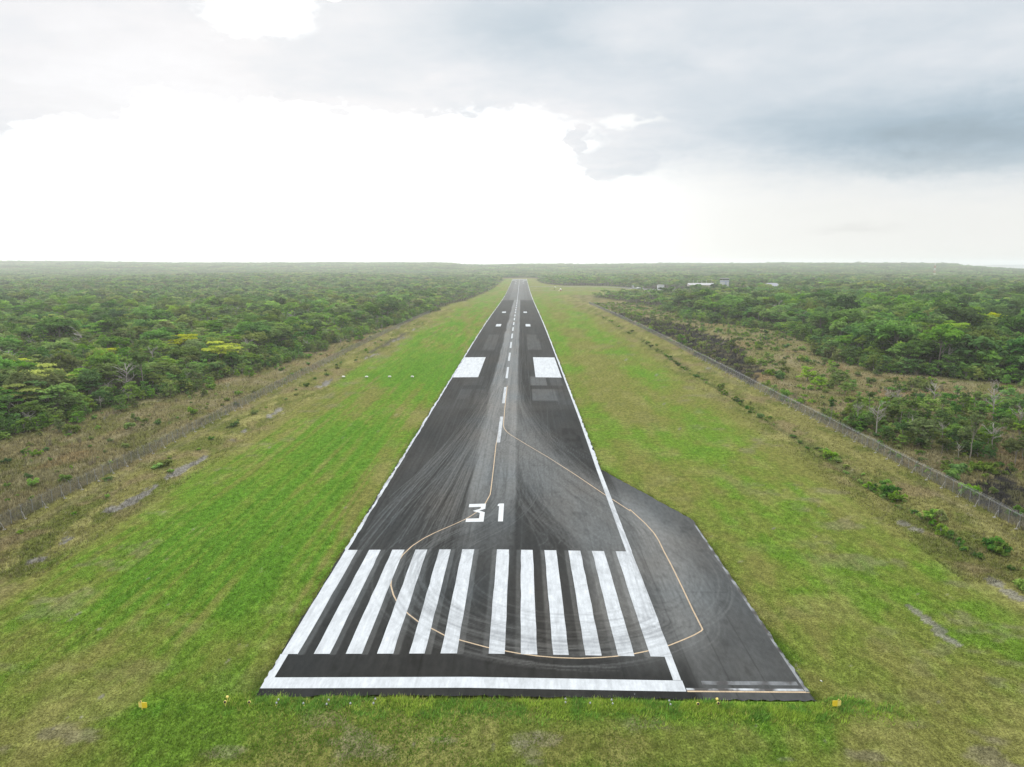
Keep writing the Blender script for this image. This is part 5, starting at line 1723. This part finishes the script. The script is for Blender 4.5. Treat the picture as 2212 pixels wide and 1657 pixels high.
# ------------------------------------------------------------------ sky and sun
SUN_AZ, SUN_EL = -17.0, 26.0
W = bpy.data.worlds.new('World'); S.world = W; W.use_nodes = True
nt = W.node_tree; nt.nodes.clear()
out = nt.nodes.new('ShaderNodeOutputWorld'); bg = nt.nodes.new('ShaderNodeBackground')
nt.links.new(bg.outputs[0], out.inputs[0])
sky = nt.nodes.new('ShaderNodeTexSky'); sky.sky_type = 'NISHITA'; sky.sun_disc = False
sky.sun_elevation = R(SUN_EL); sky.sun_rotation = R(SUN_AZ); sky.dust_density = 1.0
tc = nt.nodes.new('ShaderNodeTexCoord'); vec = tc.outputs['Generated']
sp = nt.nodes.new('ShaderNodeSeparateXYZ'); nt.links.new(vec, sp.inputs[0])
X_, Y_, Z_ = (E(nt, sp.outputs[i]) for i in range(3))
DEG = 57.29578
az = X_._m('ARCTAN2', Y_) * DEG
el = Z_.mx(-.999).mn(.999)._m('ARCSINE') * DEG
# cloud field seen in perspective on a flat layer
den = Z_.mx(0.0) + .10
cmb = nt.nodes.new('ShaderNodeCombineXYZ')
nt.links.new((X_ / den).k, cmb.inputs[0]); nt.links.new((Y_ / den).k, cmb.inputs[1])
n1 = noise_node(nt, cmb.outputs[0], .85, 6, .55)
n2 = noise_node(nt, scaled(nt, cmb.outputs[0], 1, 1, 1), 2.4, 6, .6)
n3 = noise_node(nt, scaled(nt, vec, 9, 9, 26), 1.0, 6, .6)      # detail for cloud borders
n4 = noise_node(nt, scaled(nt, vec, 30, 30, 60), 1.0, 5, .6)
n5 = noise_node(nt, scaled(nt, vec, 85, 85, 150), 1.0, 5, .6)
wp = (n3 - .5) * 4.6 + (n4 - .5) * 3.0 + (n5 - .5) * 1.5
wpl = (n3 - .5) * 3.2 + (n1 - .5) * 4 + (n4 - .5) * 4 + (n5 - .5) * 2


def blob(u, v, su, sv, warp=1.0):
    a, e = ang(u, v)
    da = (az - a + wpl * warp) / (su * .0374 * .75); de = (el - e + wp * .55 * warp) / (sv * .0374 * .75)
    return ((da * da + de * de) * -1.0).exp()


ramp = nt.nodes.new('ShaderNodeValToRGB'); cr = ramp.color_ramp
EDGE = [(-1400, 330), (-500, 330), (0, 318), (70, 300), (240, 282), (300, 240), (450, 232), (560, 238), (700, 252), (830, 268), (1000, 278), (1100, 262), (1180, 262), (1240, 285), (1275, 300), (1320, 340), (1450, 392), (1700, 415), (2000, 420), (2212, 420), (2700, 420), (3200, 420)]
A0, A1 = -60.0, 60.0
while len(cr.elements) > 1: cr.elements.remove(cr.elements[-1])
for j, (u, v) in enumerate(EDGE):
    a, e = ang(u, v) if -500 < u < 2800 else (np.interp(u, [-1400, 3200], [-58, 58]), 7.0)
    pos = (a - A0) / (A1 - A0)
    el_ = cr.elements[0] if j == 0 else cr.elements.new(pos)
    el_.position = pos; el_.color = (e / 20., e / 20., e / 20., 1)
nt.links.new(((az - A0) / (A1 - A0)).k, ramp.inputs[0])
edge_e = E(nt, ramp.outputs[0]) * 20.0
soft = az.smooth(4., 16.) * 3.6 + 2.1
bank = ((el - edge_e + wp * (.95 - az.smooth(6., 16.) * .62)) / soft).smooth(-.35, .65)
hole = blob(560, 26, 135, 66).smooth(.28, .88) + blob(1370, 262, 100, 22, 1.1).smooth(.25, 1.0) * .65 + blob(705, 0, 40, 14, .6).smooth(.5, .7)
chunk = blob(1310, 352, 140, 50, .8).smooth(.26, .66) * .95 + blob(735, 247, 40, 18, .5).smooth(.3, .8) * .8 + blob(1252, 300, 34, 40, .6).smooth(.3, .7) * .9
cov = (bank - hole * .95 + chunk).mx(0.).mn(1.)
# brightness of the cloud
cb = .835 + (n1 - .5) * .20 + (n2 - .5) * .20
cb = cb - blob(2010, 308, 440, 68, .5) * .27 - blob(1750, 255, 330, 60, .6) * .13 - blob(1180, 60, 330, 120, .7) * .16 - blob(1700, 120, 480, 120, .8) * .10 - blob(2150, 250, 300, 110, .6) * .12 - blob(1980, 365, 260, 22, .5) * .12
cb = cb + blob(250, 110, 420, 170, .5) * .05 - blob(640, 165, 190, 50, .6) * .06 + blob(1560, 120, 150, 50, .8) * .08 + blob(1350, 70, 150, 60, .8) * .10 - blob(1310, 350, 150, 50) * .02
sa_ = (az + 15.) / 27.; se_ = (el - 7.) / 9.
cb = cb + ((sa_ * sa_ + se_ * se_) * -1.0).exp() * .085
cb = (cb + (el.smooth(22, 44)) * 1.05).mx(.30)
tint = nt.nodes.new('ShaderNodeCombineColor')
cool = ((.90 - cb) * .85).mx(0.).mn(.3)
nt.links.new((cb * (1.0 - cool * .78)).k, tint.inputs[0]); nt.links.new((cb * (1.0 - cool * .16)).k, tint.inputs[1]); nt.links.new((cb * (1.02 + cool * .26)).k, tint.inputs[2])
# glow of the hidden sun below the cloud bank
a0, e0 = ang(640, 410)
ga = (az - a0) / 17.0; ge = (el - e0) / 9.5
glow = ((ga * ga + ge * ge) * -1.0).exp() * 2.6
band_ = ((az - 4) / 46.0); low = ((band_ * band_) * -1.0).exp() * .03
clr = glow + low + .86 + (n3 - .5) * .05 - blob(1850, 495, 80, 12, .5) * .07
gc_ = nt.nodes.new('ShaderNodeCombineColor')
nt.links.new((clr * 1.0).k, gc_.inputs[0]); nt.links.new((clr * 1.005).k, gc_.inputs[1]); nt.links.new((clr * .985).k, gc_.inputs[2])
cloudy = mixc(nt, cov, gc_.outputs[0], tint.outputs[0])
skyc = mixc(nt, 1.0, sky.outputs[0], (.1, .1, .1), 'MULTIPLY')
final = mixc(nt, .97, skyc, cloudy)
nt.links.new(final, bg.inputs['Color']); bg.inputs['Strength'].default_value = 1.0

sl = bpy.data.lights.new('sun', 'SUN'); sl.energy = 2.4; sl.angle = R(14); sl.color = (1, .95, .86)
so = bpy.data.objects.new('sun', sl); COL.objects.link(so)
dv = Vector((math.sin(R(SUN_AZ)) * math.cos(R(SUN_EL)), math.cos(R(SUN_AZ)) * math.cos(R(SUN_EL)), math.sin(R(SUN_EL))))
so.rotation_euler = dv.to_track_quat('Z', 'Y').to_euler()

# ------------------------------------------------------------------ render settings
S.view_settings.view_transform = 'Standard'; S.view_settings.look = 'None'
S.view_settings.exposure = 0.0; S.view_settings.gamma = 1.0
S.render.engine = 'CYCLES'
cy = S.cycles
cy.max_bounces = 5; cy.diffuse_bounces = 3; cy.glossy_bounces = 2; cy.transmission_bounces = 3; cy.transparent_max_bounces = 10; cy.volume_bounces = 1
cy.use_denoising = True
cy.sample_clamp_indirect = 6
try:
    cy.denoiser = 'OPENIMAGEDENOISE'; cy.denoising_input_passes = 'RGB_ALBEDO_NORMAL'; cy.denoising_prefilter = 'ACCURATE'
except Exception:
    pass
